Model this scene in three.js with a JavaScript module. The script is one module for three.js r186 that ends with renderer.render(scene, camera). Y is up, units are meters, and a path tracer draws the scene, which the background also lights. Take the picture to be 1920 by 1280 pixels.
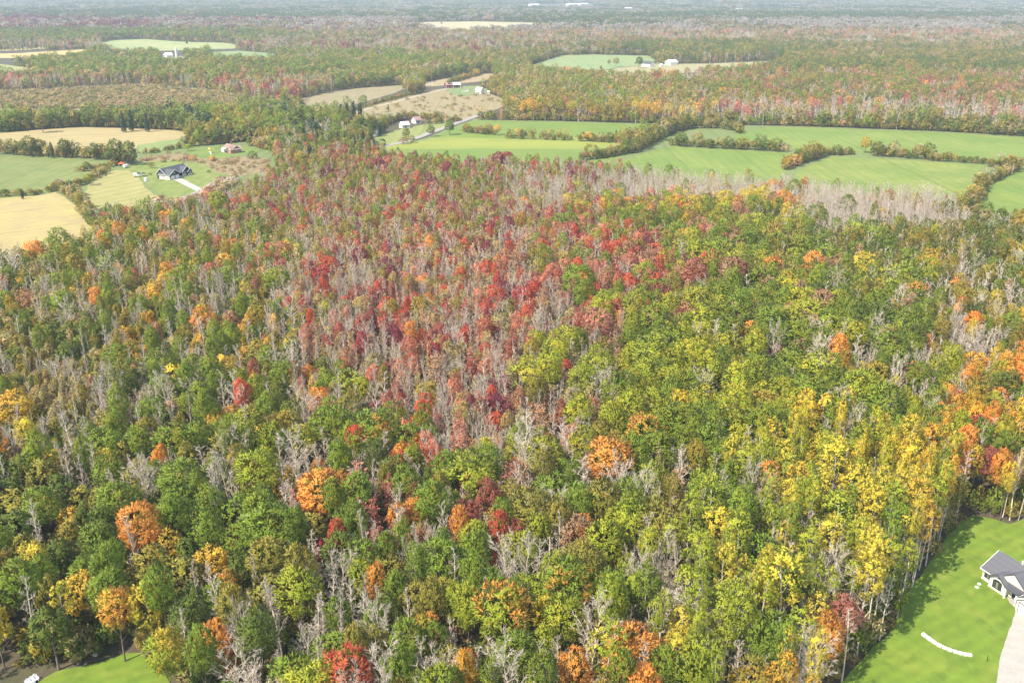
import * as THREE from 'three';
import { mergeGeometries } from 'three/addons/utils/BufferGeometryUtils.js';
import { RoundedBoxGeometry } from 'three/addons/geometries/RoundedBoxGeometry.js';
import { createNoise2D } from 'simplex-noise';

// ------------------------------------------------------------------ camera, sky, sun, exposure
const W = 1920, HH = 1280, FOCAL = 1750, ALT = 110, HORIZON = -30;      // photograph pixels, metres
const PITCH = Math.atan((HH / 2 - HORIZON) / FOCAL);
const scene = new THREE.Scene();
const camera = new THREE.PerspectiveCamera(2 * Math.atan(HH / 2 / FOCAL) * 180 / Math.PI, 1.5, 1, 40000);
camera.position.set(0, ALT, 0);
camera.rotation.set(-PITCH, 0, 0);
const SUN_EL = 50 * Math.PI / 180, SUN_AZ = 50 * Math.PI / 180;         // sun behind the camera, to its left
const sunDir = new THREE.Vector3(-Math.sin(SUN_AZ) * Math.cos(SUN_EL), Math.sin(SUN_EL), Math.cos(SUN_AZ) * Math.cos(SUN_EL));
{
  const w = 256, h = 128, d = new Float32Array(w * h * 4);              // clear early-autumn sky: pale at the horizon, blue above
  for (let y = 0; y < h; y++) for (let x = 0; x < w; x++) {
    const el = Math.max(0, ((y + 0.5) / h - 0.5) * Math.PI), t = Math.pow(Math.sin(el), 0.55), i = (y * w + x) * 4;
    d[i] = 0.84 + (0.33 - 0.84) * t; d[i + 1] = 0.91 + (0.49 - 0.91) * t; d[i + 2] = 0.98 + (0.77 - 0.98) * t; d[i + 3] = 1;
  }
  const sky = new THREE.DataTexture(d, w, h, THREE.RGBAFormat, THREE.FloatType);
  sky.mapping = THREE.EquirectangularReflectionMapping; sky.magFilter = THREE.LinearFilter; sky.needsUpdate = true;
  scene.background = sky; scene.environment = sky;
  scene.backgroundIntensity = scene.environmentIntensity = 0.78;
}
const sun = new THREE.DirectionalLight(new THREE.Color(1, 0.92, 0.79), 4.6);
sun.position.copy(sunDir).multiplyScalar(900).add(new THREE.Vector3(0, 0, -350));
sun.target.position.set(0, 0, -350);
sun.castShadow = true;
Object.assign(sun.shadow.camera, { left: -450, right: 450, top: 450, bottom: -450, near: 1, far: 2500 });
sun.shadow.mapSize.set(4096, 4096);
scene.add(sun, sun.target);
scene.fog = new THREE.FogExp2(new THREE.Color(0.70, 0.85, 1.0), 0.00012);
const renderer = new THREE.WebGLRenderer({ antialias: true });
renderer.toneMapping = THREE.LinearToneMapping;
renderer.toneMappingExposure = 1.82;
renderer.shadowMap.enabled = true;

// ------------------------------------------------------------------ helpers
const rng = (a) => () => { a = (a + 0x6d2b79f5) | 0; let t = Math.imul(a ^ (a >>> 15), 1 | a); t = (t + Math.imul(t ^ (t >>> 7), 61 | t)) ^ t; return ((t ^ (t >>> 14)) >>> 0) / 4294967296; };
const noise2 = createNoise2D(rng(11)), noise2b = createNoise2D(rng(12));
const fbm = (x, z) => noise2(x, z) * 0.55 + noise2(x * 2.1 + 7, z * 2.1 - 3) * 0.28 + noise2(x * 4.3 - 9, z * 4.3 + 5) * 0.17;
const SP = Math.sin(PITCH), CP = Math.cos(PITCH), V3 = THREE.Vector3;
// the point of the land that shows at a pixel of the photograph, at height h above the ground
function at(px, py, h = 0) {
  const u = (px - W / 2) / FOCAL, v = (py - HH / 2) / FOCAL, t = (ALT - h) / (SP + v * CP);
  return new V3(u * t, h, (-CP + v * SP) * t);
}
function proj(x, y, z) {
  const zc = (ALT - y) * SP - z * CP, yc = (y - ALT) * CP - z * SP;
  return [W / 2 + FOCAL * x / zc, HH / 2 - FOCAL * yc / zc, zc];
}
const used = new Map();
const numbered = (name) => { const n = used.get(name) ?? 0; used.set(name, n + 1); return n ? name + '_' + String(n).padStart(3, '0') : name; };
function tag(o, label, category, group, kind) {
  o.userData.label = label;
  if (category) o.userData.category = category;
  if (group) o.userData.group = group;
  if (kind) o.userData.kind = kind;
  return o;
}
function shade(o) { o.traverse((m) => { if (m.isMesh) { m.castShadow = true; m.receiveShadow = true; } }); return o; }
function mesh(name, geometry, material, parent = scene) {
  const m = new THREE.Mesh(geometry, material); m.name = parent === scene ? numbered(name) : name; m.castShadow = m.receiveShadow = true; parent.add(m); return m;
}
function thing(name, pos, turn, label, category, group) {
  const o = new THREE.Group(); o.name = numbered(name); o.position.copy(pos); o.rotation.y = turn; scene.add(o);
  return tag(o, label, category, group);
}
const lin = (r, g, b) => new THREE.Color().setRGB(r, g, b);
const matte = (c, rough = 0.9, extra = {}) => new THREE.MeshStandardMaterial({ color: c, roughness: rough, metalness: 0, ...extra });
const pts = (s) => s.trim().split(/\s*,\s*/).map((p) => p.trim().split(/\s+/).map(Number));
function box(x0, x1, y0, y1, z0, z1) { const g = new THREE.BoxGeometry(x1 - x0, y1 - y0, z1 - z0); g.translate((x0 + x1) / 2, (y0 + y1) / 2, (z0 + z1) / 2); return g; }
const merge = (list) => mergeGeometries(list.map((g) => { const q = g.index ? g.toNonIndexed() : g; for (const k of Object.keys(q.attributes)) if (!['position', 'normal', 'uv'].includes(k)) q.deleteAttribute(k); return q; }), false);
// ------------------------------------------------------------------ the land: ground, fields, roads
function noiseTexture(size, period, seed, fn) {                        // tiles; fn(n1, n2, n3, rnd) -> [r, g, b] linear
  const d = new Float32Array(size * size * 4), r = rng(seed), grid = (n) => Array.from({ length: n * n }, () => r());
  const layers = [period, period * 4, period * 16].map((n) => [n, grid(n)]);
  const val = ([n, g], u, v) => { const x = u * n, y = v * n, i = Math.floor(x), j = Math.floor(y), f = x - i, e = y - j, s = f * f * (3 - 2 * f), t = e * e * (3 - 2 * e), q = (a, b) => g[((b % n + n) % n) * n + (a % n + n) % n];
    return (q(i, j) * (1 - s) + q(i + 1, j) * s) * (1 - t) + (q(i, j + 1) * (1 - s) + q(i + 1, j + 1) * s) * t; };
  for (let y = 0; y < size; y++) for (let x = 0; x < size; x++) {
    const c = fn(val(layers[0], x / size, y / size), val(layers[1], x / size, y / size), val(layers[2], x / size, y / size), r()), k = (y * size + x) * 4;
    d[k] = c[0]; d[k + 1] = c[1]; d[k + 2] = c[2]; d[k + 3] = 1;
  }
  const t = new THREE.DataTexture(d, size, size, THREE.RGBAFormat, THREE.FloatType);
  t.wrapS = t.wrapT = THREE.RepeatWrapping; t.magFilter = THREE.LinearFilter; t.needsUpdate = true; return t;
}
const mix3 = (a, b, t) => [a[0] + (b[0] - a[0]) * t, a[1] + (b[1] - a[1]) * t, a[2] + (b[2] - a[2]) * t];
{ // one sheet to the horizon, wooded floor of leaf litter, moss and weeds
  const xs = [], zs = [];
  for (let i = -30; i <= 30; i++) xs.push(Math.sign(i) * Math.pow(Math.abs(i) / 30, 2.2) * 16000);
  for (let i = -8; i <= 56; i++) zs.push(i < 0 ? -i * 60 : -Math.pow(i / 56, 2.6) * 26000);
  zs.sort((a, b) => b - a);
  const pos = [], uv = [], col = [], idx = [];
  for (const z of zs) for (const x of xs) { pos.push(x, 0, z); uv.push(x / 24, z / 24); const n = fbm(x / 300, z / 300) * 0.16 + 1; col.push(n, n, n); }
  for (let j = 0; j < zs.length - 1; j++) for (let i = 0; i < xs.length - 1; i++) { const a = j * xs.length + i, b = a + xs.length; idx.push(a, a + 1, b, b, a + 1, b + 1); }
  const g = new THREE.BufferGeometry();
  g.setAttribute('position', new THREE.Float32BufferAttribute(pos, 3)); g.setAttribute('uv', new THREE.Float32BufferAttribute(uv, 2)); g.setAttribute('color', new THREE.Float32BufferAttribute(col, 3));
  g.setIndex(idx); g.computeVertexNormals();
  const map = noiseTexture(512, 6, 5, (a, b, c, r) => mix3(mix3([0.085, 0.060, 0.040], [0.060, 0.062, 0.024], Math.min(1, a * 1.3)), [0.14, 0.105, 0.065], c * b * 0.8).map((v) => v * (0.75 + 0.5 * r)));
  tag(mesh('ground', g, new THREE.MeshStandardMaterial({ map, roughness: 1, vertexColors: true })), 'forest floor of brown leaf litter reaching to the horizon', null, null, 'structure');
}
const OPEN = [];                                                       // where no wood grows: polygons in metres
function inside(poly, x, z) {
  if (x < poly.x0 || x > poly.x1 || z < poly.z0 || z > poly.z1) return false;
  let c = false; const p = poly.p;
  for (let i = 0, j = p.length - 1; i < p.length; j = i++) if ((p[i].z > z) !== (p[j].z > z) && x < (p[j].x - p[i].x) * (z - p[i].z) / (p[j].z - p[i].z) + p[i].x) c = !c;
  return c;
}
function region(str) {
  const p = typeof str === 'string' ? pts(str).map(([x, y]) => at(x, y)) : str;
  return { p, x0: Math.min(...p.map((q) => q.x)), x1: Math.max(...p.map((q) => q.x)), z0: Math.min(...p.map((q) => q.z)), z1: Math.max(...p.map((q) => q.z)) };
}
const isOpen = (x, z) => OPEN.some((r) => inside(r, x, z));
// a field: an outline on the land, softened, with a texture of its own colour(x, z) in metres
let LIFT = 0.03;
function smoothOutline(p, rough) {
  const r = rng(p.length * 71 + Math.round(Math.abs(p[0].x))), out = [];
  for (let i = 0; i < p.length; i++) {
    const a = p[i], b = p[(i + 1) % p.length], L = Math.hypot(b.x - a.x, b.z - a.z), n = Math.max(1, Math.min(40, Math.round(L / (rough * 5))));
    for (let k = 0; k < n; k++) { const t = k / n; out.push(new V3(a.x + (b.x - a.x) * t + (r() - 0.5) * rough * (k ? 1 : 0.6), 0, a.z + (b.z - a.z) * t + (r() - 0.5) * rough * (k ? 1 : 0.6))); }
  }
  return out;
}
function patch(name, label, outline, color, { rough = 2.5, open = true, res = 320, lift, roughness = 1, clear } = {}) {
  const reg = region(outline);
  if (clear) for (const h of clear) OPEN.push(region(pts(outline).map(([x, y]) => at(x, y, h))));   // nothing tall stands before it either
  if (open) { OPEN.push(reg); reg.field = true; }
  const p = smoothOutline(reg.p, rough), R2 = region(p);
  const shape = new THREE.Shape(p.map((q) => new THREE.Vector2(q.x, -q.z)));
  const g = new THREE.ShapeGeometry(shape);
  const sx = R2.x1 - R2.x0, sz = R2.z1 - R2.z0, uv = g.attributes.uv, po = g.attributes.position;
  for (let i = 0; i < uv.count; i++) uv.setXY(i, (po.getX(i) - R2.x0) / sx, (-po.getY(i) - R2.z0) / sz);
  g.rotateX(-Math.PI / 2);
  const d = new Float32Array(res * res * 4), rr = rng(res + Math.round(sx));
  for (let j = 0; j < res; j++) for (let i = 0; i < res; i++) {
    const c = color(R2.x0 + (i + 0.5) / res * sx, R2.z0 + (j + 0.5) / res * sz, rr), k = (j * res + i) * 4;
    d[k] = c[0]; d[k + 1] = c[1]; d[k + 2] = c[2]; d[k + 3] = 1;
  }
  const t = new THREE.DataTexture(d, res, res, THREE.RGBAFormat, THREE.FloatType); t.magFilter = THREE.LinearFilter; t.needsUpdate = true;
  const m = mesh(name, g, new THREE.MeshStandardMaterial({ map: t, roughness }));
  m.position.y = lift ?? (LIFT += 0.004);
  m.castShadow = false;
  return tag(m, label, null, null, 'structure');
}
function strip(name, label, line, width, color, { lift = 0.16, open = 4, h = 0 } = {}) {
  const p = pts(line).map(([x, y]) => at(x, y)), c = new THREE.CatmullRomCurve3(p, false, 'centripetal'), n = 60, pos = [], uv = [], idx = [], L = c.getLength();
  for (let i = 0; i <= n; i++) {
    const q = c.getPointAt(i / n), t = c.getTangentAt(i / n), e = new V3(-t.z, 0, t.x).normalize().multiplyScalar(width / 2);
    pos.push(q.x - e.x, lift, q.z - e.z, q.x + e.x, lift, q.z + e.z); uv.push(0, i / n * L / 8, width / 8, i / n * L / 8);
    if (i) { const a = i * 2 - 2; idx.push(a, a + 1, a + 2, a + 1, a + 3, a + 2); }
    if (open) { const f = e.clone().normalize().multiplyScalar(width / 2 + open), s = L / n; OPEN.push(region([q.clone().sub(f).addScaledVector(t, -s), q.clone().add(f).addScaledVector(t, -s), q.clone().add(f).addScaledVector(t, s), q.clone().sub(f).addScaledVector(t, s)])); }
  }
  const g = new THREE.BufferGeometry(); g.setAttribute('position', new THREE.Float32BufferAttribute(pos, 3)); g.setAttribute('uv', new THREE.Float32BufferAttribute(uv, 2)); g.setIndex(idx); g.computeVertexNormals();
  const m = mesh(name, g, new THREE.MeshStandardMaterial({ map: noiseTexture(128, 4, 31, (a, b, q, r) => color.map((v) => v * (0.86 + 0.12 * a + 0.1 * b + 0.08 * r))), roughness: 0.95 }));
  return tag(m, label, null, null, 'structure');
}
const GREEN = [0.132, 0.200, 0.028], GRASS2 = [0.22, 0.255, 0.046], GOLD = [0.345, 0.272, 0.122], TAN = [0.25, 0.175, 0.09];
const crop = (a, b, scale, ang = 0, stripe = 0) => (x, z, r) => {
  const n = fbm(x / scale, z / scale) * 0.5 + 0.5, m = fbm(x / (scale * 0.18) + 9, z / (scale * 0.18)) * 0.5 + 0.5, q = x * Math.cos(ang) + z * Math.sin(ang), w = x * Math.sin(ang) - z * Math.cos(ang), wob = fbm(q / 30, w / 90) * 2,
    s = (stripe ? Math.sin((q + wob) * 2 * Math.PI / stripe) * 0.08 : Math.sin((q + wob) * 2 * Math.PI / 7) * 0.035) - (Math.abs(((q + wob) % 46 + 46) % 46 - 20) < 0.9 ? 0.14 : 0) + fbm(q / 4, w / 60) * 0.10;
  return mix3(a, b, Math.max(0, Math.min(1, (n - 0.3) * 1.5 * 0.7 + (m - 0.3) * 0.5))).map((v) => v * (0.93 + s + 0.14 * r()));
};
const bandCrop = (a, b, py0, py1) => { const z0 = at(960, py0).z, z1 = at(960, py1).z, base = crop(a, mix3(a, b, 0.35), 40, 1.5); // a sunburnt band along a field edge
  return (x, z, r) => { const n = fbm(x / 60, z / 25) * 14, t = Math.max(0, 1 - Math.abs((z + n - (z0 + z1) / 2) / ((z0 - z1) / 2)) ** 2); return mix3(base(x, z, r), b, t * 0.9); }; };
const VERGE = crop([0.17, 0.19, 0.06], [0.125, 0.19, 0.05], 12);
patch('verge', 'rough grass between the green hay fields', '690 280, 800 258, 890 222, 1300 234, 1500 236, 2000 256, 2000 462, 1790 448, 1786 404, 1610 392, 1440 374, 1330 370, 1100 340, 1080 338, 880 340, 740 326, 690 300', VERGE);
patch('verge', 'rough grass between the left fields', '-100 254, 0 248, 330 243, 372 250, 352 266, 500 266, 520 300, 530 350, 470 384, 400 410, 345 424, 290 430, 200 430, 204 460, -100 530', VERGE);
patch('verge', 'rough grass around the roadside bungalows', '676 262, 740 244, 800 232, 850 226, 846 236, 760 262, 706 278', crop([0.2, 0.24, 0.06], [0.28, 0.25, 0.08], 12));
// the big green hay fields
patch('field', 'bright green hay field beside the gravel road with a yellow band', '735 292, 705 276, 800 262, 884 226, 1000 229, 1160 232, 1296 238, 1262 256, 1236 266, 1180 288, 1110 312, 1080 334, 900 336, 760 322', bandCrop(GREEN, [0.27, 0.28, 0.045], 282, 256));
patch('field', 'green hay field below the hedgerow corner', '1120 318, 1190 294, 1258 274, 1330 279, 1482 287, 1500 300, 1478 316, 1462 344, 1440 368, 1330 366, 1230 354, 1130 334', crop(GREEN, GRASS2, 60));
patch('field', 'green hay field between the yellow hedgerow tree and the grey dead trees', '1492 322, 1560 294, 1640 297, 1850 309, 1838 330, 1806 372, 1780 392, 1610 388, 1490 376, 1474 362', crop([0.140, 0.200, 0.028], [0.26, 0.27, 0.06], 45));
patch('field', 'widest green hay field below the far dark treeline', '1372 252, 1440 238, 1600 243, 1760 249, 1990 262, 1990 292, 1904 296, 1850 304, 1740 298, 1625 288, 1560 289, 1500 281, 1390 272', crop(GREEN, GRASS2, 70));
patch('field', 'green hay field cut by the frame edge behind the dark hedge', '1812 398, 1850 356, 1900 322, 1990 300, 1990 408, 1900 402', crop(GREEN, GRASS2, 40));
patch('field', 'small green field corner below the bush line', '1800 418, 1850 408, 1990 408, 1990 452, 1880 446, 1800 440', crop(GREEN, [0.3, 0.27, 0.1], 30));
// pale fields on the left
patch('field', 'golden stubble field with faint swath lines', '-90 372, 0 371, 70 366, 103 360, 118 368, 140 384, 190 416, 196 452, 150 488, 60 516, -90 524', crop(GOLD, [0.44, 0.36, 0.11], 30, 0.9, 3.2), { res: 384 });
patch('field', 'dull green pasture behind the low brush', '-90 296, 0 294, 70 297, 130 298, 195 304, 205 318, 140 344, 100 357, 60 364, 0 371, -90 372', crop([0.15, 0.185, 0.045], [0.22, 0.23, 0.07], 25));
patch('field', 'small pale hayfield in front of the dark house yard', '150 372, 168 342, 205 320, 240 318, 258 330, 272 350, 300 372, 300 396, 268 420, 225 420, 185 402', crop([0.33, 0.285, 0.105], [0.23, 0.235, 0.06], 14, 0.5, 9), { res: 320 });
patch('field', 'long golden field below the tall pine treeline', '-90 292, -90 254, 0 250, 60 244, 150 238, 240 240, 325 245, 366 250, 352 259, 330 262, 256 272, 255 284, 120 286, 0 284', crop(GOLD, [0.40, 0.31, 0.13], 40, 1.2, 12));
patch('lawn', 'rough green strip behind the big hedgerow trees', '258 273, 300 264, 345 261, 344 270, 325 277, 292 283, 262 288', crop([0.17, 0.25, 0.07], [0.27, 0.27, 0.09], 12));
patch('lawn', 'green yard around the dark blue house', '232 316, 262 304, 330 299, 385 308, 432 318, 410 340, 388 352, 352 372, 310 378, 285 352, 262 334', crop([0.150, 0.195, 0.036], [0.25, 0.26, 0.065], 14));
patch('meadow', 'weedy tan ground behind the dark blue house', '262 304, 268 294, 330 287, 400 297, 470 292, 510 300, 500 322, 450 330, 405 322, 385 308, 330 299', crop(TAN, [0.24, 0.22, 0.09], 14));
patch('lawn', 'mown green lawn around the brick house', '348 284, 380 279, 425 272, 500 280, 470 290, 430 296, 395 299, 362 293', crop([0.125, 0.19, 0.03], [0.19, 0.23, 0.05], 16));
// the wet scrubland and pale meadows of the middle distance
patch('meadow', 'tan scrubby wetland behind the left treeline', '-120 176, 0 174, 110 166, 260 158, 380 166, 450 180, 530 192, 520 214, 360 226, 180 228, -120 232', crop([0.28, 0.225, 0.13], [0.24, 0.20, 0.10], 40));
patch('field', 'tan hayfield below the dark woods', '555 186, 600 176, 660 166, 760 159, 765 163, 742 174, 700 186, 640 203, 575 208', crop([0.28, 0.22, 0.115], [0.22, 0.20, 0.09], 40), { clear: [5, 10] });
patch('meadow', 'tan fallow meadow beside the gravel road', '640 216, 690 198, 770 178, 830 166, 900 168, 946 186, 950 198, 905 214, 884 222, 830 229, 760 222, 690 224', crop([0.30, 0.225, 0.115], [0.22, 0.20, 0.085], 22), { clear: [5, 10] });
patch('field', 'tan field behind the red barn', '780 161, 812 151, 860 142, 925 137, 935 141, 905 152, 850 158, 800 164', crop([0.34, 0.25, 0.13], [0.30, 0.25, 0.12], 50), { clear: [5, 10] });
patch('lawn', 'green farmyard in front of the red barn', '832 170, 850 163, 905 160, 930 166, 900 178, 860 180', crop([0.15, 0.22, 0.07], [0.24, 0.24, 0.09], 15), { lift: 0.26 });
patch('field', 'pale green pasture around the far farmhouse', '985 126, 1052 104, 1090 101, 1150 103, 1215 104, 1242 120, 1160 126, 1100 138, 1050 133', crop([0.20, 0.27, 0.10], [0.27, 0.28, 0.11], 70), { clear: [5, 10] });
patch('field', 'tan hayfield beyond the far farmhouse', '1160 127, 1242 120, 1330 119, 1470 113, 1470 117, 1400 128, 1300 136, 1190 143, 1100 139', crop([0.34, 0.29, 0.15], [0.27, 0.27, 0.11], 60), { clear: [5, 10] });
patch('field', 'far pale hayfield with a single dark tree', '760 45, 800 41, 890 40, 1040 43, 1000 49, 900 54, 850 57, 800 52', crop([0.44, 0.37, 0.20], [0.36, 0.34, 0.17], 120), { clear: [5, 10] });
patch('field', 'far green field above the white silo', '183 80, 215 75, 270 73, 340 78, 420 80, 445 84, 440 91, 380 93, 300 95, 210 94', crop([0.23, 0.30, 0.11], [0.44, 0.37, 0.16], 130), { clear: [5, 10] });
patch('field', 'far golden field at the frame edge', '-100 108, -100 102, 30 100, 110 95, 165 92, 172 96, 110 105, 20 109', crop([0.52, 0.37, 0.15], [0.44, 0.34, 0.14], 90), { clear: [5, 10] });
patch('field', 'far small green field beside the silo farm', '392 98, 450 95, 522 101, 516 109, 450 107, 400 108', crop([0.20, 0.27, 0.10], [0.25, 0.28, 0.11], 90), { clear: [5, 10] });
patch('field', 'pale green field below the far golden strip', '-100 118, 0 120, 60 128, 66 133, 20 135, -100 133', crop([0.26, 0.28, 0.10], [0.40, 0.34, 0.13], 90), { clear: [5, 10] });
patch('field', 'thin yellow field strip far off on the left', '-60 94, 0 92, 40 89, 84 88, 84 91, 20 95, -60 97', crop([0.50, 0.40, 0.15], [0.3, 0.3, 0.12], 90), { clear: [5, 10] });
patch('field', 'farthest pale field near the white farm sheds', '985 12, 1100 8, 1130 10, 1010 14', crop([0.22, 0.23, 0.13], [0.17, 0.2, 0.1], 200), { clear: [5, 10] });
patch('field', 'farthest light strip on the right', '1370 17, 1440 14, 1520 11, 1525 13, 1440 17.5, 1380 20', crop([0.22, 0.23, 0.13], [0.17, 0.2, 0.1], 200), { clear: [5, 10] });
patch('clearing', 'small green clearing among the left shrubs', '138 738, 150 715, 178 700, 190 706, 176 728, 155 745', crop([0.10, 0.14, 0.04], [0.13, 0.17, 0.05], 6), { rough: 1 });
patch('farmyard', 'pale yard of the far silo farm', '296 106, 345 105, 350 111, 300 112', crop([0.25, 0.22, 0.12], [0.2, 0.22, 0.1], 30), { clear: [4, 8, 12] });
patch('farmyard', 'pale yard of the farthest sheds', '985 8, 1110 6.5, 1115 12, 990 13', crop([0.12, 0.13, 0.06], [0.14, 0.14, 0.07], 60), { clear: [5, 10, 14] });
patch('farmyard', 'pale yard of the lone far shed', '1168 16.5, 1192 16.5, 1194 20, 1166 20', crop([0.12, 0.13, 0.06], [0.14, 0.14, 0.07], 60), { clear: [5, 10] });
OPEN.push(region('-80 1262, 50 1258, 340 1252, 420 1700, -300 1700'));
// the mown lawns in front
const LAWN_LINE = '1560 1300, 1600 1256, 1640 1212, 1672 1178, 1690 1150, 1702 1118, 1722 1085, 1748 1048, 1776 1010, 1800 980, 1826 968, 1860 972, 1896 984, 1930 968, 2020 930, 2150 1000, 2200 1340, 2200 1700, 1500 1700, 1520 1340';
const mown = (x, z, r) => {
  const n = fbm(x / 14, z / 14), m = fbm(x / 3.2, z / 3.2), s = Math.sin((x * 0.52 + z * 0.85) * 2 * Math.PI / 2.6 + n * 0.6), dry = Math.max(0, fbm(x / 9 + 40, z / 9 - 11)), wet = Math.max(0, fbm(x / 6 - 20, z / 8 + 31) - 0.05);
  return mix3(mix3([0.136, 0.205, 0.016], [0.205, 0.240, 0.030], Math.min(1, dry * 0.9)), [0.095, 0.158, 0.014], Math.min(1, wet * 1.2)).map((v) => v * (1 + 0.09 * n + 0.12 * m + 0.06 * s + 0.16 * (r() - 0.5)));
};
patch('lawn', 'mown bright green lawn around the white house', LAWN_LINE, mown, { rough: 0.8, res: 1024 });
patch('lawn', 'small mown lawn behind the white garden chairs', '60 1290, 84 1272, 104 1261, 150 1250, 200 1238, 236 1226, 276 1224, 300 1250, 330 1300, 420 1420, 100 1420', (x, z, r) => mown(x + 300, z, r), { rough: 0.5, res: 256 });
const WHITE_DRIVE = '1868 1290, 1873 1250, 1880 1220, 1893 1180, 1907 1144, 1893 1132, 1888 1120, 1905 1126, 1960 1142, 2080 1180, 2080 1330, 1900 1420';
patch('driveway', 'pale gravel driveway in front of the white house', WHITE_DRIVE, (x, z, r) => [0.41, 0.372, 0.325].map((v) => v * (0.94 + 0.10 * fbm(x / 3, z / 3) + 0.06 * fbm(x / 0.7, z / 0.7) + 0.22 * (r() - 0.5))), { rough: 0.25, res: 320, lift: 0.2 });
strip('road', 'grey gravel road beside the green hay field', '560 300, 600 300, 650 290, 706 277, 760 265, 812 247, 850 233, 886 220, 905 211', 6, [0.31, 0.28, 0.24]);
strip('road', 'stretch of grey road behind the roadside brush', '255 412, 300 397, 345 371, 368 362, 385 352, 420 332', 5, [0.30, 0.27, 0.24]);
strip('driveway', 'pale concrete driveway of the dark blue house', '321 334, 334 337, 348 344, 362 351, 377 358', 5.2, [0.40, 0.365, 0.32], { lift: 0.2 });
strip('path', 'farm track through the tan meadow', '640 222, 690 204, 745 190, 790 178, 830 168, 850 164', 3, [0.42, 0.35, 0.26], { open: 2 });
// ------------------------------------------------------------------ trees: geometry
class Soup {                                                           // triangles in two slots (main foliage, tips)
  constructor() { this.s = [[[], [], []], [[], [], []]]; }
  tri(slot, a, b, c, na, nb, nc, k) { const [p, n, q] = this.s[slot]; p.push(a.x, a.y, a.z, b.x, b.y, b.z, c.x, c.y, c.z); n.push(na.x, na.y, na.z, nb.x, nb.y, nb.z, nc.x, nc.y, nc.z); for (let i = 0; i < 3; i++) q.push(k[0], k[1], k[2]); }
  build(groups = true) {
    const g = new THREE.BufferGeometry(), [a, b] = this.s, cat = (i) => new THREE.Float32BufferAttribute(a[i].concat(b[i]), 3);
    g.setAttribute('position', cat(0)); g.setAttribute('normal', cat(1)); g.setAttribute('color', cat(2));
    if (groups) { g.addGroup(0, a[0].length / 3, 0); if (b[0].length) g.addGroup(a[0].length / 3, b[0].length / 3, 1); }
    return g;
  }
}
const rv = (r) => { const y = r() * 2 - 1, t = r() * 6.2832, s = Math.sqrt(1 - y * y); return new V3(Math.cos(t) * s, y, Math.sin(t) * s); };
const tA = new V3(), tB = new V3(), tC = new V3();
function leaf(soup, slot, c, d, len, wid, out, r, k, blend = 0.75) {     // a leaf spray: a pointed blade of two faces, folded a little along its length
  const side = tA.crossVectors(d, rv(r).multiplyScalar(0.55).add(out)).normalize().clone(), n = tB.crossVectors(side, d).normalize().clone();
  const flip = n.dot(out) < 0; if (flip) n.negate();
  const N = n.clone().multiplyScalar(1 - blend).addScaledVector(out, blend).normalize();
  const tip = c.clone().addScaledVector(d, len), mid = c.clone().addScaledVector(d, len * 0.42), a = mid.clone().addScaledVector(side, wid / 2).addScaledVector(n, -wid * 0.12), b = mid.clone().addScaledVector(side, -wid / 2).addScaledVector(n, -wid * 0.12);
  const nl = N.clone().addScaledVector(side, 0.25).normalize(), nr = N.clone().addScaledVector(side, -0.25).normalize();
  if (flip) { soup.tri(slot, c, tip, a, N, N, nl, k); soup.tri(slot, c, b, tip, N, nr, N, k); } else { soup.tri(slot, c, a, tip, N, nl, N, k); soup.tri(slot, c, tip, b, N, N, nr, k); }
}
function crown(o, seed) {
  const r = rng(seed), soup = new Soup(), { R, c, hh, lobes, tufts, leaves, len, wid } = o;
  for (let i = 0; i < lobes; i++) {
    const f = (i + 0.5) / lobes, y = 1 - f * (o.low ?? 1.5), ang = i * 2.39996 + r() * 0.7, s = Math.sqrt(Math.max(0.05, 1 - y * y)) * (y < 0 ? (o.taper ?? 0.9) : 1);
    const d = new V3(Math.cos(ang) * s, y, Math.sin(ang) * s), far = 0.52 + r() * 0.22;
    const lc = new V3(d.x * R * far, c + d.y * hh * far, d.z * R * far), lr = R * (o.lobe ?? 0.47) * (0.75 + r() * 0.5), tone = 0.82 + r() * 0.36;
    const tipLobe = r() < 0.40 && y > -0.1;
    for (let t = 0; t < tufts; t++) {
      const e = rv(r); if (e.dot(d) < -0.15) e.addScaledVector(d, 1.3).normalize();
      if (e.y < -0.5) e.y *= 0.4;
      const out = e.clone().multiplyScalar(0.8).addScaledVector(d, 0.5).add(new V3(0, 0.12, 0)).normalize(), p = lc.clone().add(new V3(e.x * lr, e.y * lr * (o.squash ?? 1), e.z * lr).multiplyScalar(0.8 + r() * 0.28));
      const tt = tone * (0.86 + r() * 0.28), slot = (tipLobe && r() < 0.75) || r() < 0.08 ? 1 : 0;
      for (let l = 0; l < leaves; l++) {
        const q = p.clone().addScaledVector(rv(r), len * 0.45), dd = out.clone().multiplyScalar((o.spike ?? 0.8) * 0.75).addScaledVector(rv(r), 0.9).add(new V3(0, o.rise ?? 0.25, 0)).normalize(), v = tt * (0.88 + r() * 0.24), w = (r() - 0.5) * 0.14;
        leaf(soup, slot, q, dd, len * (0.7 + r() * 0.6), wid * (0.7 + r() * 0.6), out, r, [v * (1 + w), v, v * (1 - w)]);
      }
    }
  }
  return soup.build();
}
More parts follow.
